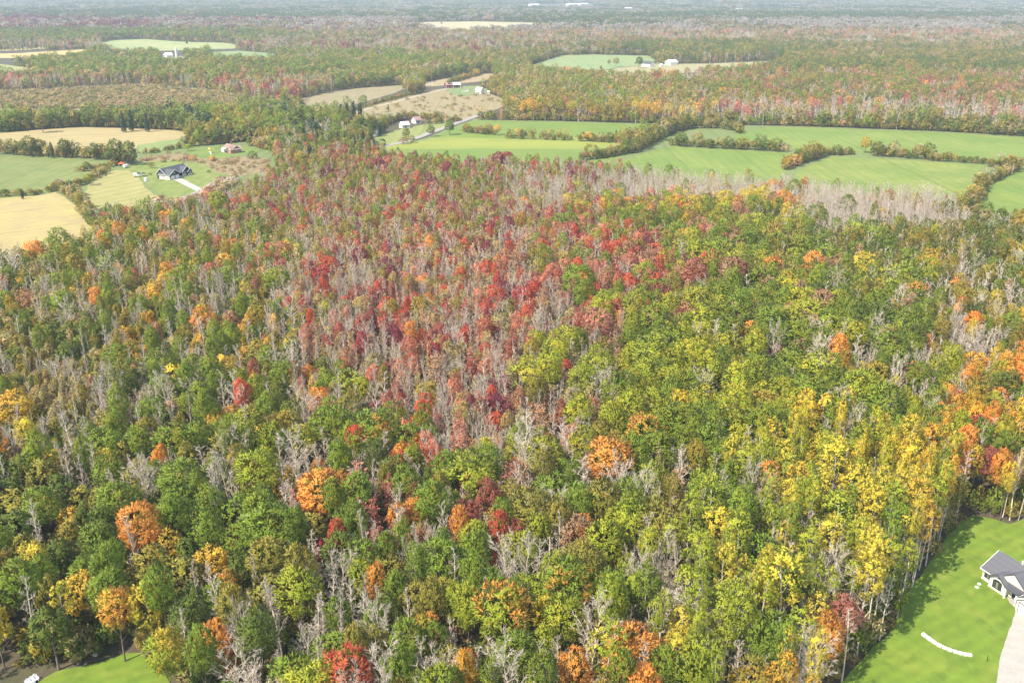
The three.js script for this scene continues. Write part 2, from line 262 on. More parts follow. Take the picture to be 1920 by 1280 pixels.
// wood: tapered limbs as a list of bones, then skinned
function skeleton(o, seed) {
  const r = rng(seed), bones = [], tips = [], H = o.H;
  const limb = (p, d, len, r0, r1, level, n, lift, wig) => {
    const out = [p.clone()]; let q = p.clone(), dir = d.clone();
    for (let i = 0; i < n; i++) {
      dir = dir.clone().add(new V3((r() - 0.5) * wig, lift + (r() - 0.5) * wig * 0.6, (r() - 0.5) * wig)).normalize();
      const e = q.clone().addScaledVector(dir, len / n); bones.push([q, e, r0 + (r1 - r0) * i / n, r0 + (r1 - r0) * (i + 1) / n, level]); q = e; out.push(q.clone());
    }
    return [out, dir];
  };
  const lean = new V3((r() - 0.5) * 0.09, 1, (r() - 0.5) * 0.09).normalize();
  const [tr] = limb(new V3(0, -0.3, 0), lean, H * (o.trunk ?? 0.9), o.rad, o.rad * 0.22, 0, 6, 0.02, 0.10);
  const along = (a, f) => { const k = Math.min(a.length - 2, Math.floor(f * (a.length - 1))), t = f * (a.length - 1) - k; return a[k].clone().lerp(a[k + 1], t); };
  for (let i = 0; i < o.limbs; i++) {
    const f = o.from + (1 - o.from) * (i + 0.4 * r()) / o.limbs, p = along(tr, Math.min(0.99, f)), ang = i * 2.39996 + r() * 0.9, up = o.rise * (0.75 + r() * 0.5);
    const reach = o.reach * (o.vase ? 0.55 + 0.6 * Math.sin(Math.PI * Math.min(1, 0.2 + (f - o.from) / (1 - o.from) * 0.75)) : 1.05 - 0.6 * (f - o.from) / (1 - o.from)) * (0.75 + r() * 0.45), rad = o.rad * (o.thin ?? 0.36) * (1.15 - f * 0.6);
    const [lb, ld] = limb(p, new V3(Math.cos(ang), up, Math.sin(ang)).normalize(), reach, rad, rad * 0.3, 0, 3, 0.12, 0.28);
    for (let j = 0; j < o.subs; j++) {
      const g = 0.25 + 0.75 * (j + r() * 0.7) / o.subs, q = along(lb, Math.min(0.98, g)), sd = ld.clone().multiplyScalar(0.8).add(rv(r)).add(new V3(0, 0.45, 0)).normalize();
      const [sb] = limb(q, sd, reach * (0.5 - g * 0.22) * (0.7 + r() * 0.6), rad * 0.45, rad * 0.16, 1, 2, 0.12, 0.3);
      tips.push([sb[2], sd]);
      for (let k = 0; k < o.twigs; k++) {
        const w = along(sb, 0.2 + 0.78 * r()), td = sd.clone().multiplyScalar(0.9).add(rv(r)).add(new V3(0, 0.4, 0)).normalize(), e = w.clone().addScaledVector(td, reach * 0.2 * (0.6 + r() * 0.8));
        bones.push([w, e, o.twig, o.twig * 0.4, 2]); tips.push([e, td]);
      }
    }
  }
  return { bones, tips };
}
function skin(bones, sides, seed, tint = 0.16) {
  const r = rng(seed), pos = [], nor = [], col = [];
  for (const [a, b, r0, r1, level] of bones) {
    const k = sides[level]; if (!k) continue;
    const d = tA.subVectors(b, a).normalize(), u = tB.set(0.31, 0.2, 0.93).cross(d).normalize().clone(), v = tC.crossVectors(d, u).clone(), tone = 1 + (r() - 0.5) * 2 * tint;
    for (let i = 0; i < k; i++) {
      const t0 = i / k * 6.2832, t1 = (i + 1) / k * 6.2832, n0 = u.clone().multiplyScalar(Math.cos(t0)).addScaledVector(v, Math.sin(t0)), n1 = u.clone().multiplyScalar(Math.cos(t1)).addScaledVector(v, Math.sin(t1));
      const A = a.clone().addScaledVector(n0, r0), B = a.clone().addScaledVector(n1, r0), C = b.clone().addScaledVector(n1, r1), D = b.clone().addScaledVector(n0, r1);
      const put = (P, n) => { pos.push(P.x, P.y, P.z); nor.push(n.x, n.y, n.z); col.push(tone, tone, tone); };
      put(A, n0); put(B, n1); put(C, n1);
      if (level < 2) { put(A, n0); put(C, n1); put(D, n0); }
    }
  }
  const g = new THREE.BufferGeometry();
  g.setAttribute('position', new THREE.Float32BufferAttribute(pos, 3)); g.setAttribute('normal', new THREE.Float32BufferAttribute(nor, 3)); g.setAttribute('color', new THREE.Float32BufferAttribute(col, 3));
  return g;
}
function twigLeaves(tips, share, len, wid, seed, c) {                  // a thinning crown: leaves only at the twig ends
  const r = rng(seed), soup = new Soup();
  for (const [p, d] of tips) if (r() < share) {
    const tone = 0.8 + r() * 0.4, out = p.clone().sub(new V3(0, c, 0)).normalize().add(new V3(0, 0.3, 0)).normalize(), slot = r() < 0.3 ? 1 : 0;
    for (let i = 0; i < 3; i++) leaf(soup, slot, p.clone().addScaledVector(rv(r), len * 0.6), d.clone().add(rv(r)).normalize(), len * (0.7 + r() * 0.6), wid, out, r, [tone * (0.95 + r() * 0.1), tone, tone * (0.95 + r() * 0.1)], 0.6);
  }
  return soup.build();
}
function conifer(o, seed) {                                           // tiers of drooping sprays round a spire
  const r = rng(seed), soup = new Soup();
  for (let i = 0; i < o.n; i++) {
    const f = Math.pow((i + r()) / o.n, 0.75), y = o.H * (1 - f * 0.93), R = o.R * Math.pow(f, 0.8) * (0.75 + 0.35 * r() + 0.12 * Math.sin(f * 60)), a = i * 2.39996 + r();
    const out = new V3(Math.cos(a), 0.35, Math.sin(a)).normalize(), p = new V3(Math.cos(a) * R * 0.55, y, Math.sin(a) * R * 0.55), tone = 0.75 + r() * 0.5;
    for (let l = 0; l < o.k; l++) leaf(soup, r() < 0.2 ? 1 : 0, p.clone().addScaledVector(rv(r), o.len * 0.4), out.clone().add(new V3(0, o.droop ?? -0.5, 0)).addScaledVector(rv(r), 0.5).normalize(), o.len * (0.7 + r() * 0.6), o.wid, out, r, [tone, tone * (0.95 + 0.1 * r()), tone]);
  }
  return soup.build();
}
const SEEDS = [1, 2, 3, 4, 5, 6];
// each kind: crowns at three distances and the wood under them; heights in metres at scale 1
const KIND = {
  maple: { R: 3.8, H: 16.5, noun: 'maple', cat: 'maple tree', object: 'maple_tree', bark: [0.16, 0.125, 0.095] },
  sparse: { R: 3.0, H: 16, noun: 'thin-leaved maple', cat: 'maple tree', object: 'maple_tree', bark: [0.66, 0.56, 0.45] },
  broad: { R: 3.9, H: 14, noun: 'round broadleaf tree', cat: 'broadleaf tree', object: 'broadleaf_tree', bark: [0.17, 0.14, 0.11] },
  aspen: { R: 2.5, H: 20, noun: 'slim aspen', cat: 'aspen tree', object: 'aspen_tree', bark: [0.66, 0.60, 0.51] },
  bare: { R: 2.8, H: 17.5, noun: 'leafless tree', cat: 'bare tree', object: 'bare_tree', bark: [0.70, 0.61, 0.49] },
  spruce: { R: 2.6, H: 16, noun: 'conifer', cat: 'conifer', object: 'conifer_tree', bark: [0.12, 0.09, 0.07] },
};
const LODS = [[1, 1, 1, 1], [0.85, 0.62, 0.7, 1.32], [0.6, 0.34, 0.5, 2.1]];   // lobes, tufts, leaves, leaf size
function crownLod(o, lod, seed) { const [a, b, c, s] = LODS[lod]; return crown({ ...o, lobes: Math.max(5, Math.round(o.lobes * a)), tufts: Math.max(4, Math.round(o.tufts * b)), leaves: Math.max(2, Math.round(o.leaves * c)), len: o.len * s, wid: o.wid * s }, seed); }
for (const [k, o] of Object.entries(KIND)) {
  o.lod = [0, 1, 2].map((lod) => (lod < 2 ? SEEDS : SEEDS.slice(0, 3)).map((sd) => {
    const q = rng(sd * 77 + k.length), v = { crown: null, wood: null, twigs: null };
    if (k === 'maple') {
      const s = 0.9 + q() * 0.25;
      v.crown = crownLod({ R: o.R * (0.88 + q() * 0.22), c: 11.4 - (q() - 0.5) * 1.6, hh: 5.4 * s, lobes: Math.round(12 + q() * 7), tufts: 24, leaves: 6, len: 0.70, wid: 0.235, low: 1.35 + q() * 0.35, lobe: 0.38 + q() * 0.16, taper: 0.6 + q() * 0.4, spike: 0.95, rise: 0.35 }, lod, sd * 131);
      if (lod < 2) v.wood = skin(skeleton({ H: 13.5, rad: 0.24, limbs: lod ? 3 : 7, from: 0.4, rise: 1.0, reach: 4.2, subs: 0, twigs: 0, twig: 0.03 }, sd * 17).bones, [lod ? 3 : 5, 3, 0], sd);
    } else if (k === 'broad') {
      v.crown = crownLod({ R: o.R * (0.88 + q() * 0.22), c: 8.6, hh: 4.4 + q() * 1.2, lobes: Math.round(15 + q() * 7), tufts: 18, leaves: 6, len: 0.58, wid: 0.34, low: 1.7, taper: 1, lobe: 0.40, spike: 0.45, rise: 0.1 }, lod, sd * 173);
      if (lod < 2) v.wood = skin(skeleton({ H: 11, rad: 0.26, limbs: lod ? 3 : 7, from: 0.3, rise: 0.8, reach: 4.4, subs: 0, twigs: 0, twig: 0.03 }, sd * 19).bones, [lod ? 3 : 5, 3, 0], sd);
    } else if (k === 'aspen') {
      v.crown = crownLod({ R: o.R, c: 15.6 - q() * 1.6, hh: 4.6 + q() * 1.4, lobes: Math.round(10 + q() * 5), tufts: 18, leaves: 6, len: 0.46, wid: 0.26, low: 1.8, taper: 0.9, lobe: 0.52, spike: 0.7, rise: 0.15 }, lod, sd * 191);
      v.wood = skin(skeleton({ H: 19.5, rad: 0.19, limbs: lod ? 3 : 12, from: 0.3, rise: 0.75, reach: 2.6, subs: 0, twigs: 0, twig: 0.03 }, sd * 23).bones, [lod ? 3 : 5, 3, 0], sd);
    } else if (k === 'spruce') {
      v.crown = conifer({ n: [230, 90, 34][lod], k: 4, H: o.H, R: o.R, len: [1.25, 1.8, 2.8][lod], wid: [0.5, 0.8, 1.3][lod] }, sd * 211);
      if (lod < 2) v.wood = skin([[new V3(0, -0.3, 0), new V3(0, 13, 0), 0.24, 0.06, 0]], [5], sd);
    } else if (k === 'sparse') {
      const sk = skeleton({ H: 16, rad: 0.17, limbs: [13, 9, 6][lod], from: 0.38, rise: 1.15, reach: 3.7, subs: [4, 3, 2][lod], twigs: [3, 2, 2][lod], twig: [0.035, 0.06, 0.13][lod] }, sd * 29);
      v.wood = skin(sk.bones, [[5, 3, 3], [4, 3, 3], [3, 0, 3]][lod], sd);
      v.crown = twigLeaves(sk.tips, [0.85, 1, 1][lod], [0.62, 0.95, 1.7][lod], [0.34, 0.55, 1.0][lod], sd * 31, 8);
    } else {
      const kind = sd === 3 ? 0 : sd % 2 ? 1 : 2, H = 16.5, o2 = kind === 0 ? { from: 0.34, rise: 1.05, reach: 3.9, vase: true } : kind === 1 ? { from: 0.3, rise: 2.0, reach: 3.0 } : { from: 0.40, rise: 0.9, reach: 2.1 };
      const sk = skeleton({ H, rad: [0.2, 0.2, 0.3][lod], limbs: [15, 11, 9][lod], subs: [6, 5, 3][lod], twigs: [7, 4, 3][lod], thin: [0.32, 0.36, 0.42][lod], twig: [0.036, 0.075, 0.16][lod], ...o2 }, sd * 37);
      v.wood = skin(sk.bones.filter((b) => b[4] === 0), [[5, 3, 3], [4, 3, 3], [3, 3, 3]][lod], sd); v.twigs = skin(sk.bones.filter((b) => b[4] > 0), [5, 3, 3], sd + 1);
    }
    return v;
  }));
}
const shrubGeo = SEEDS.slice(0, 3).map((sd) => crown({ R: 1.7, c: 1.5, hh: 1.6, lobes: 8, tufts: 13, leaves: 4, len: 0.46, wid: 0.23, low: 1.3, spike: 0.7 }, sd * 307));
const shrubLow = SEEDS.slice(0, 3).map((sd) => crown({ R: 1.7, c: 1.5, hh: 1.6, lobes: 6, tufts: 8, leaves: 3, len: 0.8, wid: 0.42, low: 1.3, spike: 0.6 }, sd * 311));
const clumpGeo = SEEDS.map((sd) => {                                   // a few far crowns standing together
  const r = rng(sd * 401), soup = new Soup();
  for (let i = 0; i < 7; i++) {
    const a = i * 2.4 + r(), d = Math.sqrt((i + 0.3) / 7) * 11, R = 2.6 + r() * 1.6, H = 9 + r() * 7, tone = 0.7 + r() * 0.6;
    for (let l = 0; l < 30; l++) { const e = rv(r); e.y = Math.abs(e.y) * 1.2 - 0.2; const p = new V3(Math.cos(a) * d + e.x * R * 0.8, H - 4 + e.y * 4.4, Math.sin(a) * d + e.z * R * 0.8), t = tone * (0.85 + r() * 0.3); leaf(soup, 0, p, e.clone().addScaledVector(rv(r), 0.6).normalize(), 2.5, 1.5, e, r, [t, t, t]); }
  }
  return soup.build(false);
});
// ------------------------------------------------------------------ foliage colours (base colours, as they would be on the leaf)
const LOOK = {
  G: [[0.195, 0.272, 0.027], 'green'], L: [[0.315, 0.365, 0.030], 'yellow-green'], D: [[0.140, 0.182, 0.028], 'dark green'], O: [[0.265, 0.245, 0.040], 'olive'],
  Y: [[0.600, 0.500, 0.055], 'yellow'], A: [[0.600, 0.410, 0.050], 'golden'], N: [[0.720, 0.320, 0.065], 'orange'], S: [[0.520, 0.095, 0.055], 'scarlet'],
  R: [[0.380, 0.115, 0.075], 'brick-red'], M: [[0.220, 0.055, 0.075], 'maroon'], P: [[0.530, 0.235, 0.165], 'salmon-pink'], T: [[0.400, 0.255, 0.140], 'russet-brown'],
  K: [[0.430, 0.360, 0.150], 'khaki'], C: [[0.420, 0.060, 0.075], 'crimson'], E: [[0.055, 0.100, 0.040], 'dark evergreen'], B: [[0.640, 0.560, 0.450], 'bare grey'],
};
const leafMat = new Map();
function foliage(ch) {
  if (!leafMat.has(ch)) { const c = LOOK[ch][0]; leafMat.set(ch, new THREE.MeshPhysicalMaterial({ color: lin(...c), roughness: 0.85, vertexColors: true, transmission: 0.32, thickness: 0, side: THREE.DoubleSide, specularIntensity: 0.35 })); }
  return leafMat.get(ch);
}
const NEAR = { G: 'L', L: 'Y', D: 'G', O: 'A', Y: 'A', A: 'N', N: 'A', S: 'N', R: 'P', M: 'C', P: 'N', T: 'R', K: 'O', C: 'S', E: 'D' };
const mixMat = new Map();
function between(a, b, t) { const k = a + b + t; if (!mixMat.has(k)) { const m = foliage(a).clone(); m.color = lin(...mix3(LOOK[a][0], LOOK[b][0], t)); mixMat.set(k, m); } return mixMat.get(k); }
const lookMats = (look) => look.length > 1 ? [foliage(look[0]), between(look[1], look[0], 0.15)] : [foliage(look), between(look, NEAR[look], 0.22)];
const woodMat = Object.fromEntries(Object.entries(KIND).map(([k, o]) => [k, matte(lin(...o.bark), 0.95, { vertexColors: true })]));
const twigMat = matte(lin(0.65, 0.56, 0.45), 0.95, { vertexColors: true });
const instLeaf = [new THREE.MeshPhysicalMaterial({ color: 0xffffff, roughness: 0.85, vertexColors: true, transmission: 0.32, thickness: 0, side: THREE.DoubleSide, specularIntensity: 0.35 })];
instLeaf.push(instLeaf[0].clone()); instLeaf[1].color = lin(1.22, 1.02, 0.85);
// ------------------------------------------------------------------ what grows where: centres in photograph pixels (of the canopy), reach, size, mix
const blobs = `
900 510 330 120 .78|R9 S5 P4 M8 C3 B42 K15 O7 T6 N1
900 700 220 110 .80|B56 P7 R8 K10 T7 S4 O4 M4
690 400 270 70 .72|K18 O16 R9 B32 T9 G8 M4 S2 L2
780 320 250 34 .78|G22 O18 R9 M11 B18 K12 T8 P4
1010 345 60 34 .75 3|B88 R4 K5 M3
1290 415 170 60 .95|G42 L16 O12 T10 P6 R5 A3 D8
1390 610 200 125 1.45 1.3|G46 L26 D10 T6 R2 B4 O6
1170 515 130 75 .88 1.4|P13 R15 S8 T17 M5 O14 G12 B14 A2
1190 700 120 90 1.6 1.4|L62 G30 O5 T3
1550 570 180 110 1.35|G45 O15 L14 T9 N4 B5 D6 Y2
1650 670 110 50 .85|B60 G18 L10 O12
1480 760 200 90 1.4|L44 G33 Y7 N3 O8 B5
1810 560 110 100 1|B42 D19 O20 G10 Y5 N4
1740 455 200 55 .95|D34 O30 B22 G10 K4
1350 378 170 24 .85|Y30 L27 N12 A12 G14 P5
1560 380 100 32 .75 4|B97 T3
1690 388 90 30 .75 4|B97 T3
1630 382 110 30 .75 3|B97 K3
1240 348 110 18 .72 6|B96 K4
1400 352 90 15 .72 6|B96 K4
1310 348 120 16 .72 6|B96 K4
1850 780 90 90 1|A18 N14 L24 G18 Y10 R4 B12
1590 910 160 80 .9a|Y25 L35 A4 B29 G6 N1
1470 1080 170 140 1a|L36 Y16 G16 B30 A1 N1
1150 950 220 110 1.2|G35 L22 O11 B21 T6 N3 A1 R1
1050 1150 190 120 1.1|G30 L25 N6 A4 B27 O5 Y3
800 940 170 100 1|O15 G24 P8 S7 N8 B25 D5 A1 R7
700 1150 190 120 1.05|G36 O12 N6 S4 B28 D6 L8
550 850 170 100 1.2|G40 L15 O14 B19 N3 D7 A2
350 820 190 100 1o|O30 G32 A8 N3 D12 B8 Y4 T3
200 950 200 110 1.25o|G32 O26 A13 D16 N4 Y3 B6
80 1120 150 110 1.25o|G42 O20 Y8 A8 D16 B6
300 1080 150 110 1.3o|G42 D18 O22 A7 B9 L2
150 600 190 100 .85o|O34 K16 G17 D10 B16 A5 T2
90 720 110 90 .55o|K36 O30 T9 B20 D5
380 560 170 110 .95o|O32 G22 D10 A9 B16 Y4 N3 T4
340 450 190 50 .85o|O29 D17 G15 B18 K14 N3 T4
90 490 110 34 .95o|D32 O30 N7 B13 G14 A4
470 660 80 80 .95o|O24 A16 N7 G22 B14 Y7 D10
610 470 80 110 .75|B54 R8 K14 P5 O9 S4 T6
420 340 60 30 .7o|B30 K30 T16 O14 P10
350 120 240 22 1o|D32 O26 G20 K15 B7
300 150 260 14 .75|P20 B46 T12 R7 K15
480 165 80 16 .8|B55 M14 P14 R7 K10
150 222 180 22 .9o|D46 G24 O22 K8
320 225 60 20 1.1o|D40 E30 O22 G8
430 232 60 45 1o|D24 G26 O30 K13 Y7
590 232 80 45 1.05o|D34 O26 G20 B13 E7
700 122 210 26 1o|G24 O30 D26 K16 B4
700 225 60 30 1o|D38 O30 G18 E14
1140 160 170 30 .95|O27 K24 G17 B26 T5 N1
1130 205 230 10 .9|P13 N10 A16 Y8 O22 B23 L8
1430 200 190 14 .85|B76 P6 R2 N1 K15
1750 205 250 10 .85|B78 P5 R3 K14
1600 155 290 22 .9|O27 G15 T17 N1 R3 B29 D8
1500 108 380 16 .9|D32 O30 B18 T9 K11
1620 232 240 22 1o|D46 O30 G19 B5
1000 68 900 16 .9|B48 K20 D14 T9 M3 O6
1500 48 500 10 .9|B58 K18 T10 D14
130 45 260 9 .9|M34 R12 T18 B24 D12
600 52 230 9 .9|T20 N3 B36 M9 K18 D14
1000 14 1000 9 1|D46 B28 O16 K10
1120 42 130 7 1.1|D82 O18
1440 29 300 5 1|D82 O18
230 62 260 8 1.1|D58 G26 O16
300 24 300 6 1|D78 O22
1290 88 190 8 1.1|D56 O28 G16
1650 120 220 8 1|D60 O28 G12
1500 62 420 6 1|B62 P12 K16 T10
800 82 260 8 .9|B60 M10 K18 T12
1230 275 170 26 .8o|D33 O32 K21 B12 A2
1700 300 200 26 .75o|D32 O34 G14 K12 A8
150 350 110 26 .6o|O34 D30 K26 B10
1000 250 120 10 .6|K40 O40 A10 G10
`.trim().split('\n').map((l) => {
  const [a, b] = l.split('|'), n = a.split(' '), mix = b.split(' ').map((t) => [t[0], +t.slice(1)]), sum = mix.reduce((s, t) => s + t[1], 0);
  let acc = 0; return { x: +n[0], y: +n[1], w: +(n[5] ?? 1), rx: +n[2], ry: +n[3], s: parseFloat(n[4]), style: n[4].slice(-1), mix: mix.map(([k, w]) => [k, (acc += w / sum)]) };
});
function growth(px, py, r, patchy) {
  let tot = 0; const w = blobs.map((b) => { const dx = (px - b.x) / b.rx, dy = (py - b.y) / b.ry, v = b.w * Math.exp(-(dx * dx + dy * dy) * 1.1) + 1e-5 / (1 + dx * dx + dy * dy); tot += v; return v; });
  let u = r() * tot, i = 0; while (i < w.length - 1 && (u -= w[i]) > 0) i++;
  const b = blobs[i], v = patchy == null ? r() : Math.min(0.999, Math.max(0, patchy));
  let look = b.mix.find((m) => v <= m[1])?.[0] ?? b.mix[0][0];
  return { look, s: b.s, style: b.style };
}
function kindOf(look, style, r) {
  if (look === 'B') return 'bare'; if (look === 'E') return 'spruce';
  if (style === 'a' && 'YALK'.includes(look)) return 'aspen'; if (style === 'a' && 'G'.includes(look) && r() < 0.4) return 'aspen';
  if ('KPTRM'.includes(look) && style !== 'o' && r() < (look === 'K' ? 0.75 : 0.42)) return 'sparse';
  if (style === 'o' && 'OAKDYT'.includes(look)) return 'broad';
  if (style === 'o' && r() < 0.35) return 'broad';
  return 'maple';
}
// ------------------------------------------------------------------ trees that the photograph shows one by one: x y reach look [kind] | phrase others are found by
const marks = `
929 562 22 S maple|the brightest scarlet maple in the middle of the wood
804 571 15 N maple|the lone pumpkin-orange maple among dark reds
739 627 19 M maple|the darkest maroon maple in the bare-stemmed middle
722 560 14 M|
1067 536 16 M maple|the dark purple maple beside pink crowns
778 568 14 S|
798 531 14 P|
715 541 15 SP|
1040 509 15 R|
1056 565 15 S|
1000 530 16 RT|
1140 511 15 P|
1182 497 18 P|
1174 521 9 S|
1120 611 27 P maple|the wide salmon maple at the edge of the greens
1265 519 15 P|
1090 519 12 M|
845 534 15 O|
860 702 15 P|
818 739 14 P maple|the coral-pink upright maple
851 759 18 R|
1048 789 15 S maple|the lower of two small scarlet maples
1088 776 15 C|
897 662 16 M|
937 665 15 R|
991 648 9 S|
976 705 10 S|
815 702 27 T sparse|the wide purple-brown thinning maple
1016 823 12 L|
1174 642 24 G|
1221 662 38 L maple|the broad lime maple at the dark gap
1120 685 30 L|
1211 712 32 L|
1093 716 28 L|
1225 763 28 L|
1154 786 22 L|
1208 818 34 GN maple|the orange-crowned green maple beside the dark gap
909 695 24 B bare|
986 782 32 B bare|the widest leafless tree below the small scarlets
721 722 25 B bare|
764 769 22 B bare|
838 816 22 B bare|
1103 816 20 B bare|
1154 732 20 B bare|
858 835 17 S|
912 851 24 LY maple|the star-shaped lime maple
888 846 12 N|
932 832 15 N|
704 812 40 GN maple|the big green maple flecked with orange
1053 611 12 G|
1303 517 22 RP maple|the rosy red maple above the green slope
1374 514 30 TR maple|the wide brown-pink maple
1455 668 17 R maple|the small red maple inside the green crowns
1498 662 20 T|
1619 698 15 Y|
1616 734 36 L maple|the round green maple with a yellow top
1404 714 30 L maple|the bright lime maple left of the brown crown
1384 752 27 LY|
1569 794 15 N aspen|
1831 811 26 C maple|the tall crimson maple near the frame edge
1790 689 13 C|
1780 747 27 N maple|the wide orange maple below the grey dead stand
1743 494 22 A maple|the pale golden maple among dark greens
1743 532 18 Y|
1700 534 13 Y|
1717 554 24 GN|
1653 596 24 D maple|the dark green maple with a smooth dome
1811 482 20 B bare|the tall white dead tree before dark greens
1609 652 26 B bare|
1680 645 18 B bare|
1760 652 18 B bare|
1683 709 30 B bare|the largest leafless grey crown on the slope
1713 732 20 B bare|
1838 645 16 B bare|
1471 558 11 N|
290 547 20 A broad|the golden ball-shaped tree
462 666 22 ON broad|the orange-topped dome
510 740 15 N maple|the small bright orange maple left of the greens
564 829 30 LY maple|the lone lime-yellow maple
336 823 18 A broad|
267 799 16 N broad|
435 787 20 ON|
327 645 14 Y broad|
497 603 13 Y|
610 586 16 LY|
627 817 19 A|
215 608 13 A broad|
101 579 20 G broad|the green tree on pale forked stems
455 520 11 B bare|
336 568 23 B bare|
320 618 18 B bare|
201 726 22 B bare|
128 802 36 B bare|the wide leafless clump beside the dark hollow
150 810 26 B bare|
27 782 20 B bare|the gnarled dead snag
541 575 23 B bare|
545 660 26 B bare|
618 503 19 S|
551 560 10 R|
504 494 18 GS|
618 672 11 S|
386 771 24 G|
282 776 24 G|
386 687 24 O broad|the olive dome with a pale top
249 652 14 N broad|
408 817 26 G|
217 1146 36 AN maple|the tall golden-orange tree beside the small lawn
118 1131 20 YG aspen|the yellow-tipped tree by the garden chairs
312 1232 44 LA maple|the yellow-fringed maple in front of the small lawn
403 1201 30 N maple|the round orange-red maple behind the yellow-fringed one
433 1254 28 GS|
440 1012 18 S maple|the small scarlet maple over dark greens
430 1097 23 NO maple|the coral-orange maple beside the white forked dead tree
601 1036 18 C maple|the flat magenta maple
598 881 13 N|
312 901 21 A broad|the amber tree on the left slope
238 1016 18 A broad|
383 1094 30 B bare|the white forked dead tree
336 1148 18 B bare|
568 1208 26 B bare|the fan-shaped dead tree at the bottom
520 1205 20 B bare|
480 1188 20 B bare|
201 891 28 G maple|the tall pale green maple on the left
188 1019 34 GD|
70 1079 36 G maple|
292 1113 36 OD broad|the big olive tree left of the white forked dead tree
336 952 34 G|
487 962 34 GL maple|the feathery green maple right of the amber tree
514 995 36 O broad|
158 1079 28 G|
791 1009 28 PG maple|the salmon-topped maple
872 979 30 RP maple|the dusty rose round maple
808 938 19 SN|
694 925 18 P|
764 921 20 P|
878 911 18 S maple|the upright scarlet maple
1132 948 18 A|
1194 932 12 L|
1093 925 23 B bare|the pinkish leafless crown
1067 1101 46 GN maple|the wide rust-tipped green maple
942 1154 56 LN maple|the largest orange and yellow maple
895 1100 19 N|
929 1058 14 C|
939 1094 23 B bare|
976 1039 34 L maple|
1140 1222 34 LY aspen|the lime-yellow cone at the bottom
1056 1164 40 LY maple|the spiky lime maple right of the largest orange one
1134 1019 36 L maple|
1218 1026 20 YL aspen|
1134 1099 20 L|
751 1214 21 B bare|
845 1207 19 B bare|
1030 1247 20 B bare|
1066 1244 20 B bare|
1184 1163 26 B bare|the pale dead tree left of the tall white stem
1245 1140 20 B bare|the tallest white stem
798 1191 32 NL maple|the orange-pink maple at the bottom
875 1247 21 N maple|
959 1231 28 LN maple|
1275 1174 22 Y aspen|the yellow column at the bottom
1268 1232 24 YL aspen|
1582 1160 34 PR maple|the coral-red maple on the lawn edge
1629 1094 30 Y aspen|the bright yellow tree on the lawn edge
1471 1094 42 YL aspen|the broad yellow-green tree before the lawn
1364 1010 32 LA maple|the green maple with orange shoulders
1495 1026 19 AY aspen|
1700 1059 20 L aspen|
1690 1012 23 Y aspen|
1732 895 20 A aspen|
1854 871 26 R maple|the red-crowned tall tree above the lawn
1901 885 21 T maple|
1438 908 20 N aspen|
1784 918 28 O maple|
1565 885 30 Y aspen|the palest yellow crown in the yellow stand
1606 915 26 Y aspen|
1549 1080 36 B bare|the dead tree with drooping white limbs
1616 1013 28 B bare|the bundle of white stems right of the yellows
1676 926 28 B bare|
1411 1020 22 B bare|
1350 1154 24 B bare|
1502 1154 22 B bare|
1529 1154 24 YA aspen|the white-stemmed amber tree beside the coral-red one
1438 1049 10 R|
1743 975 12 R|
565 300 14 OA|
935 302 14 M maple|the maroon maple at the wood's far corner
1065 322 12 M|
1070 350 13 P|
950 300 12 C|
880 308 12 M|
840 318 12 R|
392 368 13 P maple|the coral tree beside the road bend
408 380 17 L maple|the lime tree beside the road bend
1505 352 10 S maple|the tiny scarlet maple under the dead stand
1430 370 18 Y|
1450 352 12 N|
1404 376 16 Y|
1360 378 18 Y|
1470 380 18 N|
72 463 11 N broad|the rusty tree on the stubble field's edge
`.trim().split('\n').map((l) => { const [a, phrase] = l.split('|'), t = a.split(' '); return { px: +t[0], py: +t[1], r: +t[2], look: t[3], kind: t[4], phrase }; });
